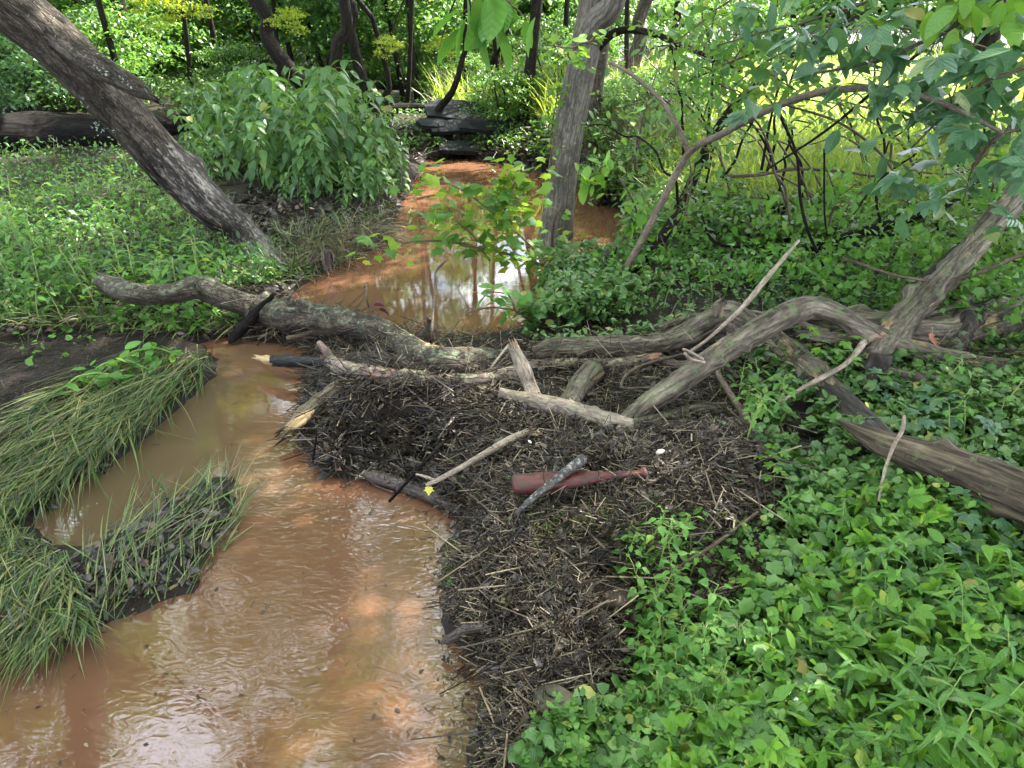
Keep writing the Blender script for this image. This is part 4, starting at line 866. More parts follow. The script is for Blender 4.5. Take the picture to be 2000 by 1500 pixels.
for i, (a, b, w_, Y_, ln) in enumerate(((545, 175, .05, 17, 10), (585, 170, .06, 18, -14), (790, 190, .05, 16.5, 22), (815, 185, .06, 18, -6), (905, 180, .06, 18.5, 8), (985, 200, .045, 16, -20), (1095, 190, .06, 17, 6), (250, 190, .07, 17, -12), (370, 180, .06, 18, 16), (440, 175, .07, 19, -6), (1230, 200, .05, 14.5, -16), (1290, 190, .05, 15, 14), (1320, 180, .06, 18, -8), (20, 200, .07, 15, 10))):
    x0 = PYd(a, b, Y_)[0]; gz = float(hq(np.array([x0]), np.array([Y_]))[0]) - .1; x1 = x0 + ln * Y_ / F * 1.2; zt = random.uniform(6, 9)
    tree('thin_dark_tree', 'thin straight dark tree ' + ('leaning right' if ln > 0 else 'leaning left') + ' in the background woods', [(x0, Y_, gz), (x0 + (x1 - x0) * .4, Y_, 1.2), (x1, Y_, 3.0), (x1 + (x1 - x0), Y_ + .2, zt)], [w_ * 1.2, w_, w_ * .85, w_ * .5], [((x1 + (x1 - x0), Y_ + .4, zt + .4), (1.5, 1.5, 1.1))], group='thin dark trees in the background woods', rings=40, sides=10, limbs=2)
# canopy trees: some seen in the water, others added to shade the creek
canopy = [(8.2, 9.2, 8.6, 3.0), (9.0, 5.6, 8.0, 2.6), (7.6, 13.5, 9.5, 2.8), (9.8, 7.5, 9.5, 3.4), (12.5, 12.0, 10.5, 3.6), (8.0, 3.5, 9.0, 3.2), (11.5, 3.0, 10.5, 3.4), (6.8, 10.5, 9.5, 2.6), (14.5, 8.0, 12, 3.6),
          (-9.5, 9.0, 9, 3.4), (-12, 15, 10, 4), (-9.5, 20, 11, 4.2), (-15, 6, 9, 3.5), (-8.5, 2.5, 8.5, 2.6), (-16, 24, 12, 5), (-5.5, 0.0, 9, 3.0), (-4.5, -4.5, 9.5, 3.4), (0.5, -4.5, 9.5, 3.2), (5.0, -3.0, 9.0, 3.2), (-9, -2, 9, 3.8), (9.5, -1.0, 9.5, 3.8), (2.2, -0.8, 11.5, 3.0), (-2, -8, 10, 4.4), (4, -8.5, 10, 4.4), (9.5, -6, 10, 4.4), (-8.5, -7, 10, 4.4), (-2.2, -1.5, 11.5, 2.8), (13.5, 1.0, 9, 4.0), (-13, 2, 9, 4), (-1, 34, 13, 4.5), (-22, 16, 11, 5), (-21, 32, 13, 6), (-12, 38, 14, 6)]
for i, (x, y, z, s) in enumerate(canopy):
    h0 = hq(np.array([x]), np.array([y]))[0] - 0.1; dx, dy = rng.normal(0, .5, 2)
    side = 'near' if y < 1.5 else 'right' if x > 6 else ('left' if x < -5 else 'middle')  # near trees are unseen, added behind and beside the camera against sky light
    tree('canopy_tree', {'near': 'tall tree beside the footpath, its crown over the near bank', 'right': 'tall tree at the right whose crown shades the creek', 'left': 'tall tree in the dark woodland at left', 'middle': 'tall tree in the woodland behind the far channel'}[side],
         [(x + dx, y + dy, h0), (x + dx * .6, y + dy * .6, z * .35), (x, y, z * .7), (x, y, z + s * .3)], [0.2, 0.17, 0.13, 0.04],
         [((x, y, z), (s, s, s * .75)), ((x + s * .6, y + dy, z - s * .55), (s * .6, s * .6, s * .45)), ((x - s * .6, y - dy, z - s * .4), (s * .6, s * .6, s * .45))],
         group={'near': 'added shade trees by the camera', 'right': 'shade trees at the right', 'left': 'woodland trees at left', 'middle': 'woodland trees behind the channel'}[side], rings=30, sides=12)
def shrub(name, label, loc, s, mesh, group=None, stems=4, zs=None):
    t = thing(name, label, 'shrub', loc, group); g_ = Geo(); loc = np.asarray(loc, float)
    for k in range(stems):
        e = loc + np.array([rng.normal(0, s * .35), rng.normal(0, s * .3), s * rng.uniform(0.7, 1.3)])
        tube(g_, [loc + np.array([rng.normal(0, .08), rng.normal(0, .08), -.05]), (loc + e) / 2 + rng.normal(0, .08, 3), e], [0.022, 0.016, 0.006], 6, 10)
    g_.obj('stems', M['bark_dark'], t)
    put('foliage', mesh, t, loc + np.array([0, 0, (zs or s) * 0.8]), (s, s, (zs or s) * 0.85)); return t
bgs = [  # px, py(base), size, mesh index, label
    (40, 250, 1.3, 3), (-60, 240, 1.6, 3), (90, 225, 1.2, 0), (180, 215, 1.5, 1), (250, 190, 1.6, 2), (330, 175, 1.8, 0), (420, 165, 2.0, 1), (470, 200, 1.0, 2), (545, 160, 1.1, 0),
    (590, 175, 0.8, 1), (700, 170, 0.8, 2), (740, 190, 0.7, 0), (800, 180, 0.8, 1), (850, 200, 0.7, 2), (905, 195, 0.8, 0), (960, 225, 0.7, 1), (985, 255, 0.8, 2), (1040, 200, 0.7, 0), (1080, 215, 1.1, 1),
    (1150, 300, 0.9, 2), (1190, 330, 0.8, 0), (1240, 290, 0.9, 1), (1290, 300, 0.8, 2), (1180, 400, 0.5, 0), (1270, 380, 0.6, 1), (1330, 260, 0.9, 0), (1400, 180, 1.6, 1), (1200, 130, 2.2, 2), (1310, 120, 2.2, 0), (1480, 110, 3, 1), (1620, 110, 3, 2), (1760, 110, 3, 0), (1900, 110, 3.2, 1), (2060, 110, 3.2, 2),
    (1000, 140, 2.0, 2), (880, 140, 2.0, 0), (640, 140, 2.2, 1), (480, 130, 2.6, 2), (350, 130, 2.8, 1), (200, 150, 2.4, 0), (60, 160, 2.6, 2), (-120, 160, 2.8, 1), (-250, 200, 2.0, 0), (760, 128, 2.8, 2)]
for _ in range(75):
    a_, b_ = random.uniform(-300, 1180), random.uniform(100, 160)
    bgs.append((a_, b_, random.uniform(1.2, 2.6) if b_ < 150 else random.uniform(.9, 1.5), random.choice([0, 1, 2])))
for _ in range(16): bgs.append((random.uniform(1200, 2200), random.uniform(85, 105), random.uniform(3, 4.5), random.choice([0, 1, 2])))
bgs = [q for q in bgs if not (q[1] > 150 and 520 < q[0] < 840 and q[3] != 3 and q[1] > 172)]
names_l = ['at the left edge', 'behind the leaning tree', 'behind the black fallen log', 'behind the leafy bush', 'beyond the far channel', 'on the far bank above the slabs', 'behind the grey tree', 'at the edge of the sunlit field', 'beyond the sunlit field']
for i, (a, b, s, k) in enumerate(bgs):
    loc = gr(a, b)
    w = names_l[0] if a < 60 else names_l[1] if a < 200 else names_l[2] if a < 340 else names_l[3] if a < 620 else names_l[4] if a < 840 else names_l[5] if a < 1060 else names_l[6] if a < 1260 else names_l[7] if b > 170 else names_l[8]
    shrub('woodland_shrub', ('pale-leaved shrub ' if k == 3 else 'leafy green shrub ') + w, loc, s, SHP if k == 3 else SH[k], 'shrubs ' + w)
for i in range(34):
    a_ = random.uniform(-250, 1180); Y_ = random.uniform(17.5, 30); h_ = random.uniform(2.6, 5.0); q_ = PYd(a_, 60, Y_); x_ = q_[0]
    g0 = float(hq(np.array([x_]), np.array([Y_]))[0]); s_ = random.uniform(1.4, 2.4)
    w = names_l[0] if a_ < 60 else names_l[1] if a_ < 200 else names_l[2] if a_ < 340 else names_l[3] if a_ < 620 else names_l[4] if a_ < 840 else names_l[5] if a_ < 1060 else names_l[6]
    t = thing('understory_tree', 'slender leafy understory tree ' + w, 'tree', (x_, Y_, g0), 'understory trees ' + w); g_ = Geo(); dx = random.gauss(0, .5)
    tube(g_, [(x_, Y_, g0 - .1), (x_ + dx * .3, Y_, h_ * .4), (x_ + dx, Y_, h_), (x_ + dx * 1.4, Y_, h_ + s_ * .7)], [.07, .055, .035, .01], 8, 24, rough=.1)
    g_.obj('trunk', M['bark_dark'], t)
    put('crown', SH[i % 3], t, (x_ + dx, Y_, h_), (s_, s_, s_ * .7)); put('crown', SH[(i + 1) % 3], t, (x_ - dx, Y_ + .5, h_ * .55), (s_ * .7, s_ * .7, s_ * .5))
yb = thing('yellow_foliage', 'branch of bright yellow-green leaves hanging at the top, right of the leaning tree', 'branch', PYd(330, 20, 9))
put('foliage', SHY, yb, PYd(335, 15, 9), (0.55, 0.45, 0.4)); g_ = Geo(); tube(g_, [PYd(250, -150, 9), PYd(300, -40, 9), PYd(350, 30, 9)], [.03, .02, .005], 8, 14); g_.obj('twig', M['bark_dark'], yb)
for (a, b, s) in ((560, 40, .35), (760, 90, .3), (860, 90, .3)):
    yb = thing('sunlit_sprays', 'yellow-green leafy spray among the background trees', 'branch', PYd(a, b, 13), 'yellow-green sprays in the background')
    put('foliage', SHY, yb, PYd(a, b, 13), (s * 1.2, s, s)); g_ = Geo(); tube(g_, [PYd(a + 40, b - 120, 13.2), PYd(a + 10, b - 40, 13), PYd(a, b, 13)], [.02, .012, .005], 6, 10); g_.obj('twig', M['bark_dark'], yb)

# dark slabs on the far bank
slabs = [((905, 235), 1.5, 0.9, (0.10, 0.32), 12), ((955, 262), 1.0, 0.7, (0.05, 0.28), -8), ((880, 268), 0.8, 0.45, (0.0, 0.35), 22), ((912, 282), 1.0, 0.5, (0.05, 0.22), 5), ((850, 262), 0.7, 0.5, (0.1, 0.2), 30)]
sl_l = ['largest dark flat slab, uppermost of the pile on the far bank', 'dark slab at the right of the slab pile', 'narrow dark slab sloping toward the pool', 'lowest front slab of the pile above the pool', 'leftmost small slab of the pile on the far bank']
for (pp, w_, l_, tl, rz), lb in zip(slabs, sl_l):
    c = gr(*pp) + np.array([0, 0, 0.18]); xs = np.array([-.5, -.2, .15, .5]) * w_
    out = [(-.5 * w_, -.45 * l_), (-.1 * w_, -.5 * l_), (.42 * w_, -.42 * l_), (.5 * w_, .1 * l_), (.38 * w_, .5 * l_), (-.3 * w_, .46 * l_), (-.52 * w_, .1 * l_)]
    V = [(x, y, z) for z in (-.035, .035) for x, y in out]; n = len(out)
    Fc = [tuple(range(n - 1, -1, -1)), tuple(range(n, 2 * n))] + [(i, (i + 1) % n, n + (i + 1) % n, n + i) for i in range(n)]
    o = Geo().addf(V, Fc).obj('stone_slab', M['slate'], smooth=False); o.location = c; o.rotation_euler = (tl[1], tl[0], R(rz)); tag(o, lb, 'slab', 'dark slabs on the far bank')

# stones in the near debris
def rock(label, px, py, z, s, mat, seed, cat='stone'):
    bm_n = 18; u = np.linspace(0, math.pi, bm_n); v = np.linspace(0, 2 * math.pi, 28, endpoint=False)
    U, Vv = np.meshgrid(u, v, indexing='ij'); D = np.stack([np.sin(U) * np.cos(Vv), np.sin(U) * np.sin(Vv), np.cos(U)], -1)
    k = 1 + 0.28 * vnoise(D * 1.7 + seed, seed) + 0.10 * vnoise(D * 4 + seed, seed + 1)
    Pp = D * k[..., None]; Pp = np.sign(Pp) * np.minimum(np.abs(Pp), 0.86 + 0.12 * vnoise(D * 1.1 + seed * 2, seed)[..., None]) * np.array(s)
    n1_, n2_ = U.shape; ii = np.arange(n1_ - 1)[:, None] * n2_; jj = np.arange(n2_)[None]; jn = (jj + 1) % n2_
    Fq_ = np.stack([ii + jj, ii + n2_ + jj, ii + n2_ + jn, ii + jn], -1).reshape(-1, 4)
    c = gr(px, py); c[2] += s[2] * 0.35; o = Geo().add(Pp.reshape(-1, 3), Fq_, np.full(len(Fq_), 4)).obj('stone', M[mat], smooth=True); o.location = c
    tag(o, label, cat); return o
rock('black wet rock in the hollow at the edge of the debris', 1165, 1085, 0.20, (0.06, 0.05, 0.035), 'rock_black', 3)
rock('flat brown stone below the black rock', 1195, 1160, 0.17, (0.10, 0.10, 0.045), 'rock_brown', 5)
rock('small brown stone under the seedlings right of the flat stone', 1252, 1210, 0.17, (0.055, 0.05, 0.04), 'rock_brown', 7)
rock('mossy grey-green rock at the bottom of the debris pile', 1085, 1385, 0.14, (0.085, 0.07, 0.06), 'rock_mossy', 9)
rock('dark grey rock among the round leaves', 1545, 1225, 0.20, (0.10, 0.07, 0.06), 'rock_brown', 11)
rock('dark slate-grey rock under the narrow-leaved plants', 1785, 1395, 0.24, (0.09, 0.07, 0.05), 'rock_black', 13)
rock('brown stone behind the seedlings at centre bottom', 1370, 1090, 0.24, (0.08, 0.05, 0.04), 'rock_brown', 15)

# ------------------------------------------------------------------ red plastic bat
zb = max(gr(a_, 934)[2] for a_ in range(1000, 1290, 10)) + 0.045
c = PZ(1130, 934, zb)
prof = [(0, 0.0), (0.001, .040), (.006, .056), (.02, .062), (.08, .064), (.17, .062), (.25, .058), (.31, .050), (.36, .041), (.40, .032), (.43, .026), (.46, .021), (.475, .0195), (.485, .024), (.497, .025), (.505, .0175), (.54, .0165), (.575, .017), (.588, .019), (.596, .031), (.604, .032), (.61, .028), (.612, 0.0)]
g_ = Geo(); ns = 36; V = []; sx_ = 0
for x, r in prof:
    for k in range(ns):
        th = 2 * math.pi * k / ns
        dent = 1 - 0.22 * math.exp(-((x - .30) / .09) ** 2) * max(0, math.sin(th)) - .12 * math.exp(-((x - .12) / .1) ** 2) * max(0, math.sin(th + .5))
        V.append((x - .30, r * math.cos(th) * 1.0, r * math.sin(th) * 0.62 * dent))
np_ = len(prof); V = np.array(V)
ii = np.arange(np_ - 1)[:, None] * ns; jj = np.arange(ns)[None]; jn = (jj + 1) % ns
Fq_ = np.stack([ii + jj, ii + jn, ii + ns + jn, ii + ns + jj], -1).reshape(-1, 4)
bat = g_.add(V, Fq_, np.full(len(Fq_), 4)).obj('plastic_bat', M['red_plastic'], smooth=True)
bat.location = c; bat.rotation_euler = (R(-6), R(-1.5), R(7))
tag(bat, 'faded red bottle-shaped plastic bat lying in the twig debris', 'bat')

# ------------------------------------------------------------------ debris litter
def sticks(name, poly, n, ln, mat, rad=0.012, lift=0.03, label=None, tilt=0.25, seg=1, land=-0.03, ymod=None):
    q = in_poly_px(poly, n); P = GR(q[:, 0], q[:, 1]); P = P[onland(P, land)]; N = len(P)
    P[:, 2] = np.maximum(P[:, 2], 0.0) + rng.uniform(0, 1, N) ** 2 * lift
    g_ = Geo(); l_ = ln[0] + (ln[1] - ln[0]) * rng.uniform(0, 1, N) ** 3; w_ = rng.uniform(0.5, 1.3, N)
    yaw = rng.uniform(0, 6.283, N) if ymod is None else rng.normal(ymod[0], ymod[1], N)
    fw = 1.0 / 0.012
    stamp(g_, stick_t(seg, 0.012), P, yaw, rng.normal(0.0, tilt, N), rng.uniform(0, 6, N), w_ * rad * fw, l_, w_ * rad * fw)
    o = g_.obj(name, M[mat], attr=None, smooth=False); o['kind'] = 'stuff'
    if label: o['label'] = label
    return o
DEBP = [(590, 690), (700, 640), (850, 650), (1050, 640), (1200, 640), (1480, 700), (1560, 860), (1540, 1010), (1480, 1150), (1250, 1330), (1300, 1600), (930, 1640), (930, 1500), (960, 1350), (860, 1180), (890, 1010), (640, 935), (560, 850)]
sticks('twig_litter', DEBP, 75000, (0.015, 0.11), 'litter', 0.0019, 0.05, tilt=0.42)
sticks('coarse_twigs', DEBP, 2600, (0.06, 0.34), 'litter', 0.0032, 0.06, tilt=0.15, land=0.08)
sticks('dark_twigs', [(590, 700), (900, 720), (920, 960), (870, 985), (760, 930), (630, 930), (575, 850)], 5000, (0.04, 0.18), 'litter_dark', 0.003, 0.10, tilt=0.35)
sticks('bank_twigs', [(-200, 640), (0, 560), (450, 500), (560, 540), (620, 620), (450, 690), (300, 660), (100, 900), (-200, 1000)], 5000, (0.02, 0.16), 'litter_dark', 0.0022, 0.03)
sticks('dam_twigs', [(440, 600), (600, 590), (900, 650), (1000, 690), (980, 760), (640, 730), (590, 690), (440, 670)], 4500, (0.04, 0.22), 'litter', 0.0024, 0.09, tilt=0.45)
sticks('far_bank_litter', [(740, 250), (1110, 230), (1220, 380), (1100, 345), (900, 308), (800, 320)], 3500, (0.08, 0.5), 'litter_dark', 0.006, 0.1, tilt=0.3)
sticks('bush_bank_litter', [(420, 390), (800, 370), (780, 420), (640, 520), (500, 510)], 4000, (0.05, 0.3), 'litter_dark', 0.004, 0.08)
for i in range(46):
    q = in_poly_px(DEBP, 1)[0]; a_ = random.uniform(0, 3.14); ln = random.uniform(.06, .22); p = GR(q[0], q[1])[0]
    d = np.array([math.cos(a_), math.sin(a_) * .6, 0]) * ln; bd = rng.normal(0, .02, 3)
    Pq = [p - d, p + bd, p + d]; Pq = [np.array([v[0], v[1], max(float(hq(v[0:1], v[1:2])[0]), 0.0) + random.uniform(.005, .045)]) for v in Pq]
    r_ = random.uniform(.0035, .009); mt = random.choice(['twig_brown', 'twig_brown', 'log_dark', 'twig_pale', 'sunk_bark'])
    g_ = Geo(); tube(g_, Pq, [r_, r_ * .9, r_ * .5], 8, 16, seed=i, rough=.18, jag0=r_, jag1=r_); o = g_.obj('debris_stick', M[mt], origin=tuple(float(v) for v in Pq[1]))
    tag(o, {'twig_brown': 'brown', 'log_dark': 'black', 'twig_pale': 'pale', 'sunk_bark': 'grey'}[mt] + ' loose stick lying on the debris mat', 'stick', 'loose sticks on the debris mat')
# dead leaves
def leaflitter(name, poly, n, size, mat='deadleaf', lift=0.04, land=-0.02, tilt=0.5, tm=(oak, ovate, ellip)):
    q = in_poly_px(poly, n); P = GR(q[:, 0], q[:, 1]); P = P[onland(P, land)]; N = len(P); P[:, 2] += 0.008 + rng.uniform(0, lift, N)
    g_ = Geo(); k = rng.integers(0, len(tm), N)
    for i, t in enumerate(tm):
        m_ = k == i; nn = m_.sum(); stamp(g_, t, P[m_], rng.uniform(0, 6.28, nn), rng.normal(0, tilt, nn), rng.normal(0, tilt, nn), rng.uniform(size[0], size[1], nn))
    o = g_.obj(name, M[mat], attr='leaf'); o['kind'] = 'stuff'; return o
leaflitter('dead_leaves', DEBP, 3000, (0.02, 0.06))
leaflitter('wet_black_leaves', [(590, 820), (880, 840), (910, 985), (640, 935)], 700, (0.03, 0.08), tilt=0.7)
leaflitter('bank_dead_leaves', [(-200, 560), (560, 500), (600, 560), (450, 670), (250, 650), (0, 660)], 1800, (0.03, 0.08))
leaflitter('grass_dead_leaves', [(230, 1000), (440, 950), (455, 1050), (360, 1150), (190, 1210), (130, 1110)], 330, (0.02, 0.065), tilt=0.4)
leaflitter('shore_dead_leaves', [(0, 1000), (60, 920), (200, 900), (215, 940), (100, 1000)], 200, (0.03, 0.08))
leaflitter('bush_foot_leaves', [(400, 380), (820, 350), (760, 460), (600, 520), (480, 470)], 1400, (0.05, 0.12))
leaflitter('far_bank_leaves', [(760, 250), (1130, 230), (1250, 430), (1100, 345), (860, 308)], 1500, (0.08, 0.16))
leaflitter('green_bits', DEBP, 500, (0.012, 0.03), 'leaf_ground', tm=(ovate_far, roundl))
# moss specks
def moss(name, poly, n, ln=0.022):
    q = in_poly_px(poly, n); P = GR(q[:, 0], q[:, 1]); P = P[onland(P, 0)]
    cn = noise2(P[:, 0], P[:, 1], 6, 31); P = P[cn > -0.05]; N = len(P); P[:, 2] += rng.uniform(0, .03, N)
    g_ = Geo(); stamp(g_, blade_t(2, 0.09, 0.3), P, rng.uniform(0, 6.28, N), rng.uniform(-.2, 1.1, N), rng.uniform(0, 6, N), rng.uniform(.6, 1.4, N) * ln)
    o = g_.obj(name, M['moss'], attr=None); o['kind'] = 'stuff'
moss('moss', [(1010, 980), (1250, 970), (1480, 1030), (1430, 1180), (1290, 1110), (1150, 1060), (1050, 1100)], 8000)
moss('moss', [(860, 1080), (900, 1060), (900, 1180), (860, 1160)], 700)
moss('moss', [(930, 1340), (1100, 1330), (1130, 1440), (1050, 1560), (920, 1560)], 4000)

def on_log(name, lp_, n, ln, mat, rad=.002, leaf=False):
    P0, r0 = px_path(lp_); Q, q = smooth_path(P0, r0, 200); i = rng.integers(0, 200, n)
    P = Q[i] + rng.normal(0, 1, (n, 3)) * np.array([.05, .05, .02]); P[:, 2] += q[i] * rng.uniform(-.3, 1.0, n)
    g_ = Geo()
    if leaf: stamp(g_, ellip, P, rng.uniform(0, 6.28, n), rng.normal(0, .4, n), rng.normal(0, .4, n), rng.uniform(*ln, n))
    else: w_ = rng.uniform(.5, 1.4, n) * rad / .012; stamp(g_, stick_t(1, .012), P, rng.uniform(0, 6.28, n), rng.normal(-.1, .45, n), 0, w_, rng.uniform(*ln, n), w_)
    o = g_.obj(name, M[mat], attr='leaf'); o['kind'] = 'stuff'
LG = [(500, 602, .2, 20), (700, 634, .27, 22), (822, 700, .22, 22), (1005, 700, .2, 18)]
on_log('log_twigs', LG, 420, (.05, .3), 'litter'); on_log('log_twigs', [(650, 712, .26, 12), (860, 742, .26, 12), (1045, 714, .26, 10), (1290, 698, .26, 10)], 420, (.04, .25), 'litter')
on_log('log_twigs', [(1045, 690, .3, 18), (1240, 682, .32, 22), (1420, 622, .48, 26), (1580, 735, .3, 26)], 320, (.05, .3), 'litter')
on_log('log_twigs', [(1480, 650, .4, 20), (1700, 700, .4, 20), (1900, 700, .4, 20), (2050, 720, .4, 20)], 420, (.06, .4), 'litter', .0025)
on_log('log_leaves', [(1430, 690, .35, 18), (1600, 700, .4, 24), (1800, 720, .4, 24), (2050, 720, .4, 24)], 420, (.03, .08), 'leaf_ground', leaf=True)
on_log('log_leaves', [(1045, 660, .3, 14), (1240, 650, .3, 14), (1400, 600, .4, 14)], 260, (.03, .08), 'leaf_ground', leaf=True)
zb = max(gr(a_, 934)[2] for a_ in range(1000, 1290, 10)) + 0.045
on_log('bat_straws', [(1010, 940, zb, 22), (1130, 934, zb, 18), (1250, 928, zb, 8)], 70, (.03, .12), 'litter', .0016)
def floaters(n, poly, mats=('deadleaf',)):
    q = in_poly_px(poly, n); P = PZ(q[:, 0], q[:, 1], 0.004); P = P[~onland(P, -0.02)]; N = len(P); g_ = Geo()
    stamp(g_, ellip, P, rng.uniform(0, 6.28, N), 0.05, rng.normal(0, .12, N), rng.uniform(.008, .028, N))
    stamp(g_, stick_t(1, .03), P + rng.normal(0, .05, P.shape) * np.array([1, 1, 0]), rng.uniform(0, 6.28, N), 0, 0, .03, rng.uniform(.02, .07, N), .03)
    o = g_.obj('floating_litter', M['litter'], attr='leaf'); o['kind'] = 'stuff'
floaters(70, [(100, 950), (420, 740), (600, 700), (600, 860), (860, 1000), (860, 1500), (0, 1500), (0, 1330)])
floaters(160, [(800, 980), (905, 1000), (880, 1150), (960, 1340), (900, 1500), (850, 1500), (850, 1200)])
floaters(60, [(590, 560), (800, 400), (1000, 560), (880, 650)])
# small coloured bits lying on the debris
def bit(name, label, cat, px, py, z, s, mat, tm, yaw=1.0, pit=0.3, roll=0.2):
    P = np.array([PZ(px, py, z)]); g_ = Geo(); stamp(g_, tm, P * 0, np.array([yaw]), np.array([pit]), np.array([roll]), s)
    o = g_.obj(name, M[mat], attr='leaf'); o.location = tuple(P[0]); tag(o, label, cat); return o
bit('tan_leaf', 'pointed tan dead leaf on the debris above the red bat', 'leaf', 1045, 850, .36, .05, 'tan_leaf', maple, 1.2)
bit('white_petal', 'small white scrap beside the tan leaf', 'scrap', 1038, 866, .36, .03, 'white_petal', ellip, 2.2)
bit('white_petal', 'small white scrap just under the tip of the V fork', 'scrap', 1222, 855, .36, .032, 'white_petal', ovate, 1.0)
bit('tan_leaf', 'pale yellow curled leaf on the debris right of the V fork', 'leaf', 1350, 856, .34, .05, 'tan_leaf', oak, 0.3)
bit('tan_leaf', 'orange-brown oak leaf hanging over the dark gap by the stones', 'leaf', 1240, 1105, .26, .06, 'rust_leaf', oak, 1.8, 0.6)
bit('yellow_leaf', 'bright yellow leaf below the hanging bark', 'leaf', 1690, 785, .45, .05, 'yellow_leaf', ovate, -1.2, -.6)
bit('blue_scrap', 'tiny pale scrap in the debris left of the pale fork', 'scrap', 958, 790, .32, .025, 'lichen', ellip, 1)
for i, (a, b, r_) in enumerate(((738, 596, .3), (748, 606, -.4))):
    bit('red_leaf', 'curled dark red leaf on the mossy log, ' + ('upper of the two' if i == 0 else 'lower of the two'), 'leaf', a - 8, b, .40 - i * .03, .085, 'red_leaf', leaf_shape([(0, .02), (.2, .22), (.5, .28), (.8, .2), (1, .03)], 0.9, 0.4), 0.05, 0.1 - i * .3, r_ + 1.0)
bit('orange_leaf', 'rust-orange dead leaf on the big trunk at right', 'leaf', 1815, 650, .62, .10, 'rust_leaf', oak, -1.4, -.8)

# hanging dead leaf clumps
def hangclump(label, px, py, Y, n, s):
    p = PYd(px, py, Y); t = thing('dead_leaf_clump', label, 'dead leaves', p, 'drooping grey-brown dead leaf clumps')
    for k in range(n):
        g_ = Geo(); q = np.array([p + np.array([rng.normal(0, .05), rng.normal(0, .03), rng.normal(0, .01)])])
        stamp(g_, leaf_shape([(0, .01), (.2, .10), (.5, .16), (.8, .12), (1, .02)], 1.1, .2), q, np.array([rng.uniform(0, 6.28)]), np.array([-1.25 + rng.normal(0, .15)]), np.array([rng.normal(0, .5)]), s * rng.uniform(.7, 1.2))
        g_.obj('leaf', M['hangleaf'], t, attr='leaf')
hangclump('drooping grey dead leaves hanging left above the weathered log', 1130, 590, 5.5, 8, .22)
hangclump('drooping grey-brown dead leaves hanging in the middle above the weathered log', 1250, 618, 5.3, 9, .19)
hangclump('drooping dead leaves below the dark leaning stem', 1180, 575, 5.7, 6, .17)
hangclump('dark muddy dead leaves dangling over the left edge of the pool', 640, 485, 6.9, 8, .22)
hangclump('shrivelled leaves dangling in front of the thick trunk at right', 1940, 610, 5.0, 5, .14)

# wire mesh half buried at right
wf = thing('wire_fence', 'rusty square wire mesh half buried beside the split log', 'fence', PZ(1650, 900, .2))
for i in range(8):
    P, r = px_path([(1560 + i * 32, 800 + i * 10, .30, .8), (1585 + i * 32, 870 + i * 12, .25, .8), (1600 + i * 34, 960 + i * 8, .22, .8)]); g_ = Geo(); tube(g_, P, r * 0 + .0016, 5, 14, wob=.01, seed=i); g_.obj('wire', M['wire'], wf)
for i in range(6):
    P, r = px_path([(1540, 800 + i * 30, .30, .8), (1660, 832 + i * 28, .27, .8), (1790, 860 + i * 30, .28, .8)]); g_ = Geo(); tube(g_, P, r * 0 + .0016, 5, 14, wob=.01, seed=20 + i); g_.obj('wire', M['wire'], wf)

# ------------------------------------------------------------------ grasses
def grass(name, poly, n, ln, mat, yaw, ysd, w=0.006, bend=0.4, pit=(0.1, 0.3), lift=(0, .06), land=-0.15, seg=4, maxy=70):
    q = in_poly_px(poly, n); P = GR(q[:, 0], q[:, 1], maxy); P = P[onland(P, land) & (P[:, 1] < maxy * .98)]; N = len(P)
    P[:, 2] = np.maximum(P[:, 2], 0) + rng.uniform(*lift, N)
    l_ = rng.uniform(*ln, N); g_ = Geo()
    nz = noise2(P[:, 0], P[:, 1], 2.5, 41)
    yw = rng.uniform(0, 6.28, N) if yaw is None else yaw + nz * ysd * 1.2 + rng.normal(0, ysd, N)
    for b_ in (0.6, 1.0, 1.5):
        m_ = rng.integers(0, 3, N) == int((b_ - 0.6) / 0.4 + .5)
        k = m_.sum(); stamp(g_, blade_t(seg, 1.0, bend * b_), P[m_], yw[m_], rng.normal(pit[0], pit[1], k), rng.normal(0, .5, k), w * rng.uniform(.4, 1.0, k) * np.where(rng.uniform(0, 1, k) > .88, 2.2, 1.0), l_[m_], l_[m_])
    o = g_.obj(name, M[mat], attr='leaf'); o['kind'] = 'stuff'; return o
# the flood-flattened mat on the left bank: blades run downstream towards the camera
v_ = gr(100, 1050) - gr(380, 720); YAW = math.atan2(v_[1], v_[0])
grass('flattened_grass', [(-300, 1250), (-100, 900), (60, 800), (170, 730), (290, 680), (420, 690), (400, 740), (260, 850), (130, 950), (40, 1000), (-50, 1100), (-100, 1330)], 6000, (0.2, 0.6), 'grass_wet', YAW, 0.34, 0.0034, 0.16, (0.06, 0.09), (.0, .07), -.10)
grass('flattened_grass', [(-200, 1200), (-100, 1060), (40, 1030), (130, 1080), (190, 1215), (70, 1258), (-100, 1300)], 2700, (0.12, 0.36), 'grass_wet', YAW, 0.42, 0.0034, 0.2, (0.08, 0.14), (.0, .06), -.12)
grass('flattened_grass', [(150, 1090), (250, 1010), (440, 900), (475, 1000), (430, 1100), (370, 1172), (190, 1240)], 480, (0.12, 0.34), 'grass_wet', YAW + 3.14, 0.4, 0.0034, 0.12, (0.10, 0.22), (.0, .04), -.06)
grass('straw_edge', [(560, 500), (760, 430), (780, 470), (640, 530)], 900, (0.2, 0.5), 'straw', -1.0, 0.8, 0.004, 0.5, (0.4, 0.4), (0, .1))
grass('bank_grass', [(450, 480), (620, 440), (780, 400), (740, 480), (600, 550), (500, 560)], 1500, (0.12, 0.35), 'grass_wet', None, 0, 0.004, 0.6, (0.8, 0.4), (0, .03), 0)
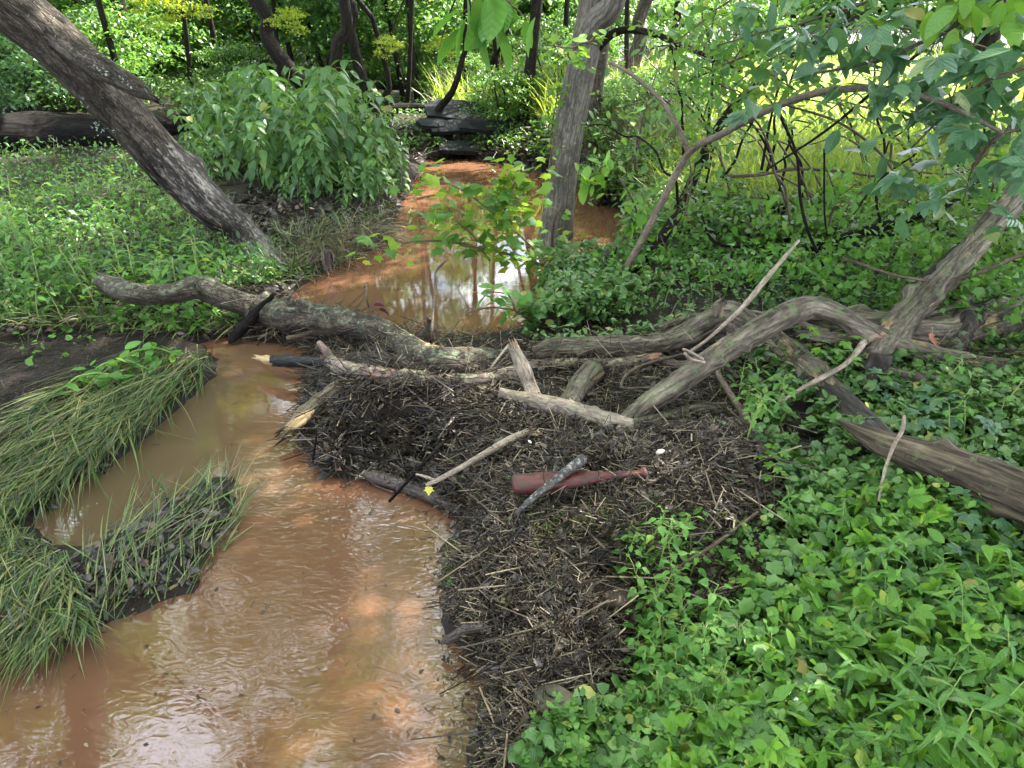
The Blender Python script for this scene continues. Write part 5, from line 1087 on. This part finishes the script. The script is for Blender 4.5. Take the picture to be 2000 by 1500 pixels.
grass('bank_grass', [(0, 640), (200, 560), (500, 620), (430, 660), (260, 650)], 900, (0.1, 0.35), 'grass_wet', YAW, .8, 0.004, 0.5, (0.4, 0.3), (0, .06), 0)
grass('field_grass', [(1140, 330), (1200, 170), (1300, 110), (1500, 85), (2400, 85), (2500, 470), (2000, 450), (1500, 440), (1300, 430)], 26000, (0.4, 0.9), 'grass_field', None, 0, 0.010, 0.7, (1.1, 0.35), (0, .05), 0.3, 3, 60)
grass('far_reeds', [(840, 210), (1000, 130), (1160, 140), (1180, 330), (1060, 250)], 3500, (0.5, 1.1), 'grass_field', None, 0, 0.011, 0.5, (1.2, 0.3), (0, .05), 0.2, 3, 50)
grass('reed_stand', [(1170, 330), (1200, 220), (1330, 210), (1330, 330), (1260, 400)], 1600, (0.6, 1.3), 'straw', None, 0, 0.007, 0.25, (1.35, 0.2), (0, .05), 0.2, 3, 50)
grass('moss_grass', [(1240, 1420), (1400, 1400), (1420, 1560), (1230, 1560)], 1500, (0.05, 0.12), 'grass_wet', None, 0, 0.0015, 0.6, (0.8, 0.4), (0, .02), 0)

# ------------------------------------------------------------------ ground cover
cover('ground_ivy', [(1010, 1480), (1180, 1400), (1330, 1300), (1500, 1180), (1480, 1010), (1700, 940), (2050, 1040), (2500, 1100), (2500, 2000), (1100, 2000)], 15000, [roundl, roundl, ovate, clover, maple], (0.022, 0.078), 0.20, M['leaf_ivy'], 0.5, clump=0.05, cf=3.2)
cover('light_weeds', [(1180, 1060), (1330, 1010), (1480, 1040), (1540, 1180), (1350, 1380), (1200, 1420), (1230, 1250)], 480, [ovate, roundl, clover], (0.02, 0.05), 0.14, M['leaf_mid'], 0.5, clump=0.25, cf=5.0)
cover('light_weeds', [(1300, 1440), (1470, 1280), (1560, 1150), (1540, 1010), (1750, 950), (2400, 1100), (2500, 1900), (1250, 1900)], 2600, [ellip, ovate, lance, creeper], (0.035, 0.085), 0.30, M['leaf_light'], 0.65, clump=0.0, cf=3.0)
cover('ground_cover', [(1440, 760), (1600, 700), (2000, 690), (2400, 700), (2400, 850), (1700, 850), (1560, 930), (1480, 880)], 5000, [ovate, ellip, roundl], (0.03, 0.07), 0.20, M['leaf_ground'], 0.5, clump=0.85, cf=2.4)
cover('ground_ivy', [(1500, 900), (1600, 820), (1800, 780), (2100, 740), (2400, 900), (2100, 1050), (1760, 990), (1540, 1010)], 5000, [roundl, ovate, maple], (0.025, 0.06), 0.18, M['leaf_ground'], 0.5, clump=0.7, cf=2.4)
cover('ground_cover', [(1130, 520), (1250, 470), (1500, 450), (2000, 440), (2500, 460), (2500, 800), (2000, 740), (1700, 720), (1400, 600), (1180, 660), (1090, 640)], 15000, [ovate, ovate_far, ellip], (0.025, 0.065), 0.30, M['leaf_ground'], 0.6, clump=0.42, cf=2.6)
cover('broad_weeds', [(1150, 560), (1250, 480), (2000, 450), (2500, 470), (2500, 800), (1900, 720), (1400, 590)], 8000, [ovate, maple, ellip], (0.035, 0.08), 0.65, M['leaf_mid'], 0.7, clump=0.10, cf=1.9)
cover('ground_cover', [(1150, 470), (1150, 400), (1300, 400), (1700, 420), (2400, 400), (2400, 480), (1500, 500)], 7000, [ovate_far], (0.06, 0.12), 0.5, M['leaf_ground'], 0.55, clump=0.4, cf=1.0)
LB = [(-400, 300), (0, 300), (240, 300), (400, 330), (470, 480), (560, 560), (430, 585), (200, 590), (0, 650), (-300, 760)]
cover('ground_cover', LB, 17000, [ovate_far, ovate, roundl, lance], (0.018, 0.052), 0.16, M['leaf_ground'], 0.6, clump=0.12, cf=3.0)
cover('broad_weeds', LB, 6500, [ovate, ellip, lance], (0.04, 0.085), 0.42, M['leaf_bush'], 0.7, clump=0.02, cf=2.2)
cover('light_weeds', LB, 3500, [ovate, maple, lance], (0.03, 0.075), 0.36, M['leaf_mid'], 0.6, clump=0.12, cf=1.9)
grass('bank_grass', LB, 2500, (0.12, 0.4), 'grass_wet', None, 0, 0.004, 0.6, (0.8, 0.4), (0, .05), 0)
leaflitter('bank_dead_leaves', LB, 2500, (0.04, 0.10))
cover('ground_cover', [(-400, 215), (-200, 190), (250, 170), (450, 140), (640, 150), (760, 240), (560, 260), (400, 300), (345, 235), (0, 222)], 20000, [ovate_far], (0.07, 0.15), 0.95, M['leaf_under'], 0.55, clump=0.45, cf=0.5, maxy=45)
cover('ground_cover', [(760, 300), (760, 200), (900, 150), (1150, 150), (1200, 320), (1060, 330)], 3500, [ovate_far], (0.06, 0.12), 0.25, M['leaf_shrub'], 0.5, clump=0.4, cf=0.8, maxy=45)
cover('bank_plants', [(1150, 360), (1240, 330), (1330, 420), (1280, 520), (1210, 470)], 2500, [ovate_far], (0.05, 0.10), 0.45, M['leaf_shrub'], 0.5)
cover('ground_cover', [(1040, 540), (1100, 500), (1160, 520), (1250, 620), (1120, 660), (1020, 660)], 2200, [ovate, maple], (0.04, 0.085), 0.35, M['leaf_ground'], 0.5, land=-0.02)
cover('shore_plants', [(440, 560), (600, 540), (620, 500), (520, 470), (440, 520)], 700, [ovate, lance], (0.04, 0.09), 0.10, M['leaf_ground'], 0.5)
cover('shore_plants', [(150, 600), (450, 600), (480, 650), (330, 660), (200, 640)], 420, [ovate, lance], (0.05, 0.10), 0.12, M['leaf_mid'], 0.5)
cover('seedlings', [(0, 640), (200, 600), (260, 640), (60, 740)], 60, [ovate, roundl], (0.03, 0.06), 0.05, M['leaf_mid'], 0.4)

# ------------------------------------------------------------------ single plants with their leaves
def leafmeshes(base, mat, n=3, jitter=0.12):
    out = []
    for i in range(n):
        V = base[0].copy(); V[:, 2] += rng.normal(0, jitter * .3) * V[:, 1] ** 2 + rng.normal(0, jitter * .3) * V[:, 0]; V[:, 0] *= rng.uniform(.85, 1.15)
        out.append(Geo().add(V, *pack(base)[1:], base[0]).mesh('leaf', mat, 'leaf', True))
    return out
LM = {'ov': leafmeshes(ovate, M['leaf_bush']), 'lance': leafmeshes(lance, M['leaf_mid']), 'jewel': leafmeshes(ovate, M['leaf_mid']), 'light': leafmeshes(ellip, M['leaf_light']),
      'creeper': leafmeshes(creeper, M['leaf_light']), 'creeper_d': leafmeshes(creeper, M['leaf_dark']), 'maple': leafmeshes(maple, M['leaf_maple']), 'big': leafmeshes(ellip, M['leaf_mid']),
      'bigdark': leafmeshes(maple, M['leaf_dark'], 1) + leafmeshes(ellip, M['leaf_dark']) + leafmeshes(ovate, M['leaf_dark'], 2) + leafmeshes(creeper, M['leaf_dark'], 1), 'clover': leafmeshes(clover, M['leaf_mid']), 'fine': leafmeshes(ellip, M['leaf_fine']), 'lobed': leafmeshes(maple, M['leaf_ivy'])}
def add_leaf(t, kind, pos, yaw, pitch, roll, s, name='leaf'):
    me = random.choice(LM[kind]); o = bpy.data.objects.new(name, me); C.objects.link(o); o.parent = t
    B = basis(np.array([yaw]), np.array([pitch]), np.array([roll]))[0] * s
    off = OFF[t.name]
    m4 = Matrix(((B[0, 0], B[0, 1], B[0, 2], pos[0] - off[0]), (B[1, 0], B[1, 1], B[1, 2], pos[1] - off[1]), (B[2, 0], B[2, 1], B[2, 2], pos[2] - off[2]), (0, 0, 0, 1)))
    o.matrix_local = m4; KIDS.setdefault(t.name, []).append(o); return o
def proto(name, kind, hgt, nl, ls, droop, stemmat='stem_green', sr=0.003, opposite=False, top=0.3, lean=0.15, petiole=0.0, seed=0):
    t = thing(name, '', 'plant', (0, 0, 0)); 
    a = rng.uniform(0, 6.28); P = [np.zeros(3), np.array([math.cos(a) * lean * .3, math.sin(a) * lean * .3, .5]) * hgt, np.array([math.cos(a) * lean, math.sin(a) * lean, 1]) * hgt]
    g_ = Geo(); Q = tube(g_, P, [sr, sr * .8, sr * .4], 5, 9); 
    pets = []
    ph = rng.uniform(0, 6.28)
    for k in range(nl):
        f = top + (1 - top) * ((k // 2 if opposite else k) + 1) / ((nl // 2 if opposite else nl)); f = min(f, 1)
        q = Q[int(round(f * (len(Q) - 1)))]
        yaw = ph + ((k // 2) * 1.57 + (k % 2) * 3.14 if opposite else k * 2.4) + rng.normal(0, .25)
        s = ls * (1.0 - (0.2 if kind == 'ov' else 0.45) * (f - top) / (1 - top + .01)) * rng.uniform(.8, 1.15)
        e = q + np.array([math.cos(yaw), math.sin(yaw), .35]) * petiole
        if petiole: tube(g_, [q, e], [sr * .4, sr * .3], 4, 3)
        add_leaf(t, kind, e, yaw, droop + rng.normal(0, .22) + .35 * (f - .5), rng.normal(0, .3), s)
    so = g_.obj('stem', M[stemmat], t); KIDS.setdefault(t.name, []).append(so)
    return t
def plant_all(protos, spots, label, group, sc=(.8, 1.2), cat='plant', zoff=0.0):
    W_ = np.array([(gr(*q)[:2] if len(q) == 2 else q[:2]) for q in spots]); lo_, hi_ = W_.min(0), W_.max(0) + 1e-6
    def where(w):
        u = (w - lo_) / (hi_ - lo_); return ('nearest ', 'middle ', 'farthest ')[min(2, int(u[1] * 3))] + ('left', 'centre', 'right')[min(2, int(u[0] * 3))]
    for i, sp in enumerate(spots):
        p = protos[i % len(protos)]; first = p.name not in USED; 
        o = p if first else copy_tree(p); USED.add(p.name)
        loc = gr(*sp) if len(sp) == 2 else np.array(sp[:3])
        o.location = (loc[0], loc[1], loc[2] - 0.01 + zoff); o.rotation_euler = (0, 0, random.uniform(0, 6.28)); k = random.uniform(*sc) * (sp[3] if len(sp) > 3 else 1); o.scale = (k, k, k)
        lb = label(sp) if callable(label) else label
        o['label'] = (lb + ', ' + where(np.array(loc[:2])) + ' of patch') if len(spots) > 8 else lb; o['group'] = group(sp) if callable(group) else group; o['category'] = cat
USED = set()
def spots_in(poly, n, mind):
    out = []
    for _ in range(n * 40):
        q = in_poly_px(poly, 1)[0]
        p = GR(q[0], q[1])[0]
        if not onland(p[None], 0.0)[0]: continue
        if all((p[0] - o[0]) ** 2 + (p[1] - o[1]) ** 2 > mind ** 2 for o in out): out.append(p)
        if len(out) >= n: break
    return [tuple(o) for o in out]
# the bush of tall leafy plants beyond the leaning tree
bush = [proto('leafy_plant', 'ov', 1.0, 34, 0.20, -0.6, 'stem_green', 0.005, True, 0.08, 0.32, 0.08) for _ in range(6)]
B0 = [PZ(a, b, .2) for a, b in ((355, 350), (470, 385), (560, 405), (660, 405), (740, 395), (790, 365), (790, 330), (740, 300), (640, 290), (500, 290), (400, 310))]
Bp = np.array(B0)[:, :2]; lo, hi = Bp.min(0), Bp.max(0); sp_b = []
while len(sp_b) < 118:
    q = rng.uniform(lo, hi)
    if poly_sd(q[0:1], q[1:2], Bp)[0] > 0 and all((q[0] - o[0]) ** 2 + (q[1] - o[1]) ** 2 > .115 ** 2 for o in sp_b): sp_b.append((q[0], q[1], float(max(hq(q[0:1], q[1:2])[0], 0.05)), 0.55 + 0.62 * min(1, max(0, float(poly_sd(q[0:1], q[1:2], Bp)[0]) / 0.8))))
plant_all(bush, sp_b, 'tall soft-leaved plant in the left bank bush', 'tall leafy plants forming the bush beyond the leaning tree', (.62, 1.25))
# narrow-leaved plants lower right
nar = [proto('narrow_leaved_plant', 'lance', 0.26, 11, 0.115, -0.05, 'stem_green', 0.0028, False, 0.2, 0.3) for _ in range(5)]
plant_all(nar, spots_in([(1560, 1180), (1700, 1120), (1950, 1150), (2100, 1250), (2100, 1600), (1640, 1560), (1640, 1350)], 42, 0.07), 'bright green narrow-leaved plant over the round leaves at lower right', 'narrow-leaved plants at lower right', (.75, 1.25))
plant_all(nar, spots_in([(1480, 1000), (1700, 950), (1850, 1050), (1640, 1120)], 10, 0.1), 'narrow-leaved plant in front of the split log', 'narrow-leaved plants near the split log', (.6, .9))
# spade-leaved seedlings
jw = [proto('spade_leaved_seedling', 'jewel', 0.24, 8, 0.065, -0.35, 'stem_green', 0.0042, False, 0.4, 0.2, 0.03) for _ in range(5)]
plant_all(jw, spots_in([(1200, 1100), (1290, 1040), (1340, 1100), (1400, 1250), (1300, 1380), (1220, 1200)], 26, 0.05), 'light green spade-leaved seedling beside the flat brown stone', 'spade-leaved seedlings beside the stones', (.7, 1.2))
plant_all(jw, spots_in([(1250, 1280), (1400, 1230), (1560, 1280), (1460, 1440), (1180, 1460)], 30, 0.06), 'light green spade-leaved seedling at bottom centre', 'spade-leaved seedlings at bottom centre', (.6, 1.05))
plant_all(jw, spots_in([(1390, 760), (1480, 740), (1540, 800), (1520, 900), (1440, 880)], 9, 0.09), 'spade-leaved seedling under the arching limb', 'spade-leaved seedlings under the arching limb', (.9, 1.4))
plant_all(jw, spots_in([(1820, 790), (1940, 790), (1960, 900), (1850, 900)], 8, 0.08), 'spade-leaved seedling growing behind the split log', 'spade-leaved seedlings behind the split log', (1.0, 1.4))
plant_all(jw, spots_in([(1080, 600), (1400, 540), (1420, 600), (1200, 650)], 10, 0.15), 'spade-leaved seedling beyond the weathered log', 'spade-leaved seedlings beyond the weathered log', (1.0, 1.5))
plant_all(jw, spots_in([(0, 400), (260, 360), (420, 460), (400, 560), (360, 620), (0, 640)], 70, 0.14), 'leafy seedling on the left bank', 'seedlings on the left bank', (1.0, 2.1))
# clover-like
cl = [proto('clover_plant', 'clover', 0.13, 6, 0.04, 0.0, 'stem_green', 0.0016, False, 0.5, 0.3, 0.03) for _ in range(4)]
plant_all(cl, spots_in([(1000, 1450), (1150, 1420), (1500, 1330), (1540, 1560), (1000, 1600)], 45, 0.05), 'low clover-like plant at the bottom edge', 'clover-like plants along the bottom', (.8, 1.4))
# five-leaved creepers
cp = [proto('creeper_sprig', 'creeper', 0.16, 4, 0.085, -0.25, 'stem_dark', 0.002, False, 0.5, 0.5, 0.04) for _ in range(3)]
plant_all(cp, [(1600, 770), (1635, 800), (1575, 730), (1620, 745)], 'five-leaved light green creeper beside the peeled twig', 'creepers beside the peeled twig', (.9, 1.1), zoff=0.18)
plant_all(cp, [(1500, 960), (1520, 900), (1480, 930), (1490, 1190), (1420, 1150)], 'five-leaved creeper at the right edge of the debris', 'creepers at the edge of the debris', (.7, 1.0))
cd = [proto('dark_creeper_sprig', 'creeper_d', 0.2, 5, 0.10, -0.25, 'stem_dark', 0.0025, False, 0.4, 0.5, 0.05) for _ in range(3)]
plant_all(cd, spots_in([(1740, 800), (1900, 820), (1860, 880), (1730, 850)], 6, .12), 'glossy dark five-leaved creeper behind the split log', 'dark creepers behind the split log', (.9, 1.2))
plant_all(cd, spots_in([(1860, 1060), (2050, 1050), (2050, 1160), (1900, 1160)], 5, .1), 'glossy dark five-leaved creeper at the lower right edge', 'dark creepers at the lower right', (.8, 1.1))
iv = [proto('lobed_ivy_sprig', 'lobed', 0.10, 6, 0.055, -0.2, 'stem_dark', 0.0018, False, 0.3, 0.7, 0.04) for _ in range(3)]
plant_all(iv, spots_in([(1590, 930), (1700, 940), (1850, 980), (1850, 1040), (1640, 1030)], 14, .08), 'lobed ivy sprig just in front of the split log', 'ivy sprigs in front of the split log', (.9, 1.4))

# boughs with single leaves
def bough(name, label, paths, kind, n, s, Y=True, mat='twig_brown', spread=0.12, droop=-0.4, group=None, cat='branch'):
    P0 = (pxY_path if Y else px_path)(paths[0])[0]
    t = thing(name, label, cat, P0[0], group); Qs = []
    for pth in paths:
        P, r = (pxY_path if Y else px_path)(pth); g_ = Geo(); Qs.append(tube(g_, P, r, 7, 24, wob=.01)); g_.obj('twig', M[mat], t)
    Q = np.vstack(Qs)
    for k in range(n):
        q = Q[rng.integers(2, len(Q))] + rng.normal(0, spread, 3) * np.array([1, .8, .6])
        add_leaf(t, kind, q, rng.uniform(0, 6.28), droop + rng.normal(0, .4), rng.normal(0, .4), s * rng.uniform(.65, 1.25))
    return t
bough('maple_bough', 'thin bough of lobed green leaves hanging over the muddy pool', [[(1180, 520, 6.6, 3), (1080, 520, 6.5, 3), (960, 490, 6.4, 2.5), (850, 470, 6.3, 2), (720, 485, 6.2, 1.5)],
    [(1060, 500, 6.5, 2), (980, 430, 6.4, 2), (900, 370, 6.3, 1.5), (830, 345, 6.3, 1)], [(980, 430, 6.4, 2), (1000, 370, 6.4, 1.5), (1020, 325, 6.4, 1)], [(960, 490, 6.4, 2), (900, 440, 6.4, 1.5), (870, 400, 6.3, 1)]], 'maple', 380, 0.12, spread=.13)
bough('top_leaf_spray', 'large blue-green leaves hanging down at the top centre', [[(960, -60, 3.6, 3), (955, -10, 3.6, 2.5), (960, 40, 3.6, 2)], [(955, -10, 3.6, 2), (1000, 10, 3.6, 2), (1030, 40, 3.6, 1)], [(955, -10, 3.6, 2), (920, 10, 3.6, 2), (900, 30, 3.6, 1)]], 'big', 26, 0.19, spread=.06, droop=-1.0)
bough('light_leaf_sprig', 'light green pinnate sprig in front of the grey tree trunk', [[(1180, 60, 5.2, 2), (1130, 90, 5.2, 2), (1070, 90, 5.2, 1)], [(1130, 90, 5.2, 2), (1110, 110, 5.2, 1.5), (1135, 125, 5.2, 1)]], 'light', 34, 0.085, spread=.04, droop=-.3)
bough('spicebush_sprig', 'broad oval leaves on a sprig at the near edge of the pool', [[(1060, 650, 5.2, 2.5), (1010, 610, 5.1, 2), (960, 600, 5.0, 2), (910, 612, 4.9, 1.5)], [(1010, 610, 5.1, 2), (990, 575, 5.1, 1.5), (950, 570, 5.0, 1)], [(1010, 610, 5.1, 2), (1050, 585, 5.1, 1)]], 'big', 30, 0.14, spread=.06, droop=-.1)
bough('trunk_sprouts', 'leafy sprouts around the foot of the grey tree', [[(1080, 520, 7.6, 2), (1080, 440, 7.4, 2), (1100, 400, 7.3, 1)], [(1085, 500, 7.6, 2), (1120, 455, 7.4, 2)], [(1080, 520, 7.5, 2), (1050, 480, 7.4, 1)]], 'maple', 70, 0.085, spread=.12)
bough('vine_on_trunk', 'thin leafy vine climbing left of the grey tree', [[(1082, 350, 7.9, 1.5), (1075, 280, 7.9, 1.5), (1088, 180, 7.9, 1.2), (1090, 60, 7.9, 1)]], 'maple', 42, 0.10, spread=.06)
bough('pawpaw_sprig', 'yellow-green pointed leaves right of the grey tree', [[(1250, 430, 6.2, 2), (1230, 380, 6.2, 2), (1210, 350, 6.2, 1)], [(1150, 350, 6.6, 2), (1185, 320, 6.6, 2), (1200, 300, 6.6, 1)]], 'light', 30, 0.15, spread=.07, droop=-.7)
for i, (a, b, Y_, lb) in enumerate(((1180, 560, 6.0, 'leafy seedling clump right below the grey tree'), (1300, 520, 6.3, 'leafy sprout clump right of the arching stem foot'), (1420, 560, 6.0, 'leafy clump behind the knobbly log joint'), (1560, 520, 6.0, 'leafy clump below the dark bough'), (1350, 400, 6.8, 'leafy clump beside the dark leaning stem'), (1480, 430, 6.6, 'leafy shrub clump at the near edge of the field'), (1620, 380, 6.2, 'leafy sprig hanging at the end of a black stem'))):
    bough('green_sprout', lb, [[(a, b + 60, Y_, 2.5), (a + 10, b, Y_, 2), (a - 10, b - 60, Y_, 1)], [(a, b + 20, Y_, 2), (a + 50, b - 20, Y_, 1)], [(a, b + 20, Y_, 2), (a - 50, b - 10, Y_, 1)]], 'jewel', 60, 0.105, spread=.14, cat='plant')
# big dark glossy leaves, upper right
ur = [[(1960, -60, 4.3, 5), (1850, 60, 4.4, 4), (1700, 120, 4.5, 3), (1560, 150, 4.6, 2)], [(2060, 120, 4.2, 4), (1950, 150, 4.2, 3), (1850, 220, 4.3, 2), (1780, 290, 4.4, 2)],
      [(1800, -60, 4.6, 4), (1650, 20, 4.7, 3), (1500, 60, 4.8, 2), (1400, 90, 4.9, 1.5)], [(2060, 250, 4.0, 4), (1960, 260, 4.0, 3), (1900, 330, 4.1, 2), (1880, 400, 4.1, 1)]]
lbs = ['large glossy dark leaves in the middle of the upper right thicket', 'large glossy dark leaves spreading from the right edge', 'dark leafy bough along the top right', 'drooping leafy bough low at the right edge']
for pth, lb, n in zip(ur, lbs, (120, 130, 110, 90)):
    bough('dark_leaf_bough', lb, [pth, [(pth[1][0], pth[1][1], pth[1][2], 2), (pth[1][0] - 60, pth[1][1] + 70, pth[1][2], 1)], [(pth[2][0], pth[2][1], pth[2][2], 2), (pth[2][0] + 20, pth[2][1] - 60, pth[2][2], 1)]], 'bigdark', n, 0.145, spread=.27, droop=-.5)
bough('bright_leaf_bough', 'yellow-green sunlit leaves in the top right corner', [[(2060, -20, 3.9, 4), (1950, 0, 4.2, 3), (1820, -10, 4.4, 2)]], 'light', 50, 0.17, spread=.16, droop=-.8)
bough('small_leaf_bough', 'twiggy bough with small leaves left of the big dark leaves', [[(1560, -40, 5.6, 3), (1480, 60, 5.7, 2), (1400, 160, 5.8, 2), (1370, 240, 5.9, 1)], [(1480, 60, 5.7, 2), (1420, 70, 5.8, 1)], [(1400, 160, 5.8, 2), (1470, 200, 5.8, 1)]], 'jewel', 300, 0.085, spread=.28)
bough('small_leaf_bough', 'twiggy bough with small leaves along the right side above the snag', [[(2060, 330, 5.4, 3), (1950, 320, 5.4, 2), (1850, 340, 5.4, 2), (1760, 330, 5.4, 1)], [(1950, 320, 5.4, 2), (1930, 400, 5.4, 1)]], 'jewel', 260, 0.085, spread=.28)
for i, (pth, lb) in enumerate((([(1720, -40, 5.4, 3), (1600, 60, 5.5, 2), (1480, 130, 5.6, 1.5), (1400, 200, 5.7, 1)], 'fine-leaved bough crossing the middle of the upper right thicket'),
        ([(1500, -60, 5.9, 3), (1400, 20, 6.0, 2), (1320, 80, 6.1, 1.5), (1260, 120, 6.1, 1)], 'fine-leaved bough at the top just right of the grey tree'),
        ([(2080, 80, 5.0, 3), (1960, 180, 5.1, 2), (1850, 260, 5.2, 1.5), (1760, 300, 5.2, 1)], 'fine-leaved bough behind the large leaves at the right edge'),
        ([(1340, 420, 6.0, 3), (1350, 340, 6.1, 2), (1330, 260, 6.2, 1.5), (1300, 200, 6.3, 1)], 'fine-leaved sprout rising beside the arching stem'),
        ([(1450, -40, 6.6, 3), (1440, 60, 6.6, 2), (1410, 160, 6.7, 1.5), (1400, 260, 6.7, 1)], 'fine-leaved bough hanging in front of the sunlit field'),
        ([(1850, 20, 6.2, 3), (1760, 120, 6.2, 2), (1640, 200, 6.3, 1.5), (1560, 260, 6.3, 1)], 'fine-leaved bough behind the large leaves at upper right'),
        ([(2080, 400, 5.6, 3), (1980, 400, 5.6, 2), (1900, 420, 5.6, 1.5), (1830, 440, 5.6, 1)], 'fine-leaved bough just above the top of the snag'),
        ([(1240, 330, 7.0, 3), (1250, 260, 7.0, 2), (1270, 180, 7.0, 1.5), (1290, 120, 7.1, 1)], 'fine-leaved sprout right behind the grey tree'),
        ([(1900, 560, 5.6, 3), (1880, 480, 5.7, 2), (1820, 420, 5.8, 1.5), (1760, 390, 5.9, 1)], 'fine-leaved sprout between the snag and the dark bough'))):
    bough('fine_leaf_bough', lb, [pth, [(pth[1][0], pth[1][1], pth[1][2], 2), (pth[1][0] - 30, pth[1][1] + 90, pth[1][2], 1)], [(pth[2][0], pth[2][1], pth[2][2], 2), (pth[2][0] + 80, pth[2][1] + 50, pth[2][2], 1)]], 'fine', 330, 0.078, spread=.28)
SHF = [crown_mesh('foliage', 40, 34, 0.085, M['leaf_fine'], 240 + i, 0.9, hollow=0.2) for i in range(2)]
for i, (a, b, s_, lb) in enumerate(((1260, 470, .38, 'fine-leaved shrub right of the grey tree foot'), (1370, 440, .42, 'fine-leaved shrub under the arching stem'), (1490, 455, .34, 'low fine-leaved shrub at the near edge of the field'), (1620, 500, .30, 'low fine-leaved shrub in front of the dark bough'),
        (1760, 470, .36, 'fine-leaved shrub behind the dark bough'), (1880, 440, .50, 'fine-leaved shrub left of the diagonal snag top'), (1990, 470, .5, 'fine-leaved shrub at the right edge behind the snag'), (1330, 330, .62, 'fine-leaved shrub behind the dark leaning stem'), (1430, 300, .50, 'fine-leaved shrub standing in the field edge'), (2060, 380, .7, 'tall fine-leaved shrub at the far right edge'), (1210, 540, .26, 'small fine-leaved shrub by the arching stem foot'))):
    shrub('thicket_shrub', lb, gr(a, b), s_, SHF[i % 2], None, 4)
# bent leafy plants flattened on the left shore
for i, (a, b) in enumerate(((300, 690), (240, 715), (190, 740))):
    bough('flattened_plant', ['flattened leafy plant lying over the flooded grass, nearest the channel', 'flattened leafy plant in the middle of the flooded grass edge', 'flattened leafy plant by the bare mud at left'][i], [[(a - 110, b + 45, .12, 2), (a - 50, b + 5, .2, 2), (a, b - 12, .2, 1.5), (a + 60, b + 10, .10, 1)]], 'big', 26, 0.11, Y=False, spread=.045, droop=-.4, cat='plant', mat='stem_green')

# ------------------------------------------------------------------ labels of look-alikes say where each stands
for rnd in range(2):
    byl = {}
    for o in bpy.data.objects:
        if o.parent is None and o.get('label') and o.get('category'): byl.setdefault(o['label'], []).append(o)
    for lb, os_ in byl.items():
        if len(os_) < 2 or len(lb.split()) > 13: continue
        xs = sorted(o.location.x for o in os_); ys = sorted(o.location.y for o in os_)
        for o in os_:
            n_ = len(os_); rx, ry = xs.index(o.location.x) / n_, ys.index(o.location.y) / n_
            if n_ <= 3: w = ('leftmost' if rx == 0 else 'rightmost' if xs.index(o.location.x) == n_ - 1 else 'central') + ' one'
            elif rnd == 0: w = ('near', 'midway', 'far')[int(ry * 3)] + ' ' + ('left', 'middle', 'right')[int(rx * 3)]
            else: continue
            o['label'] = lb + ', ' + w
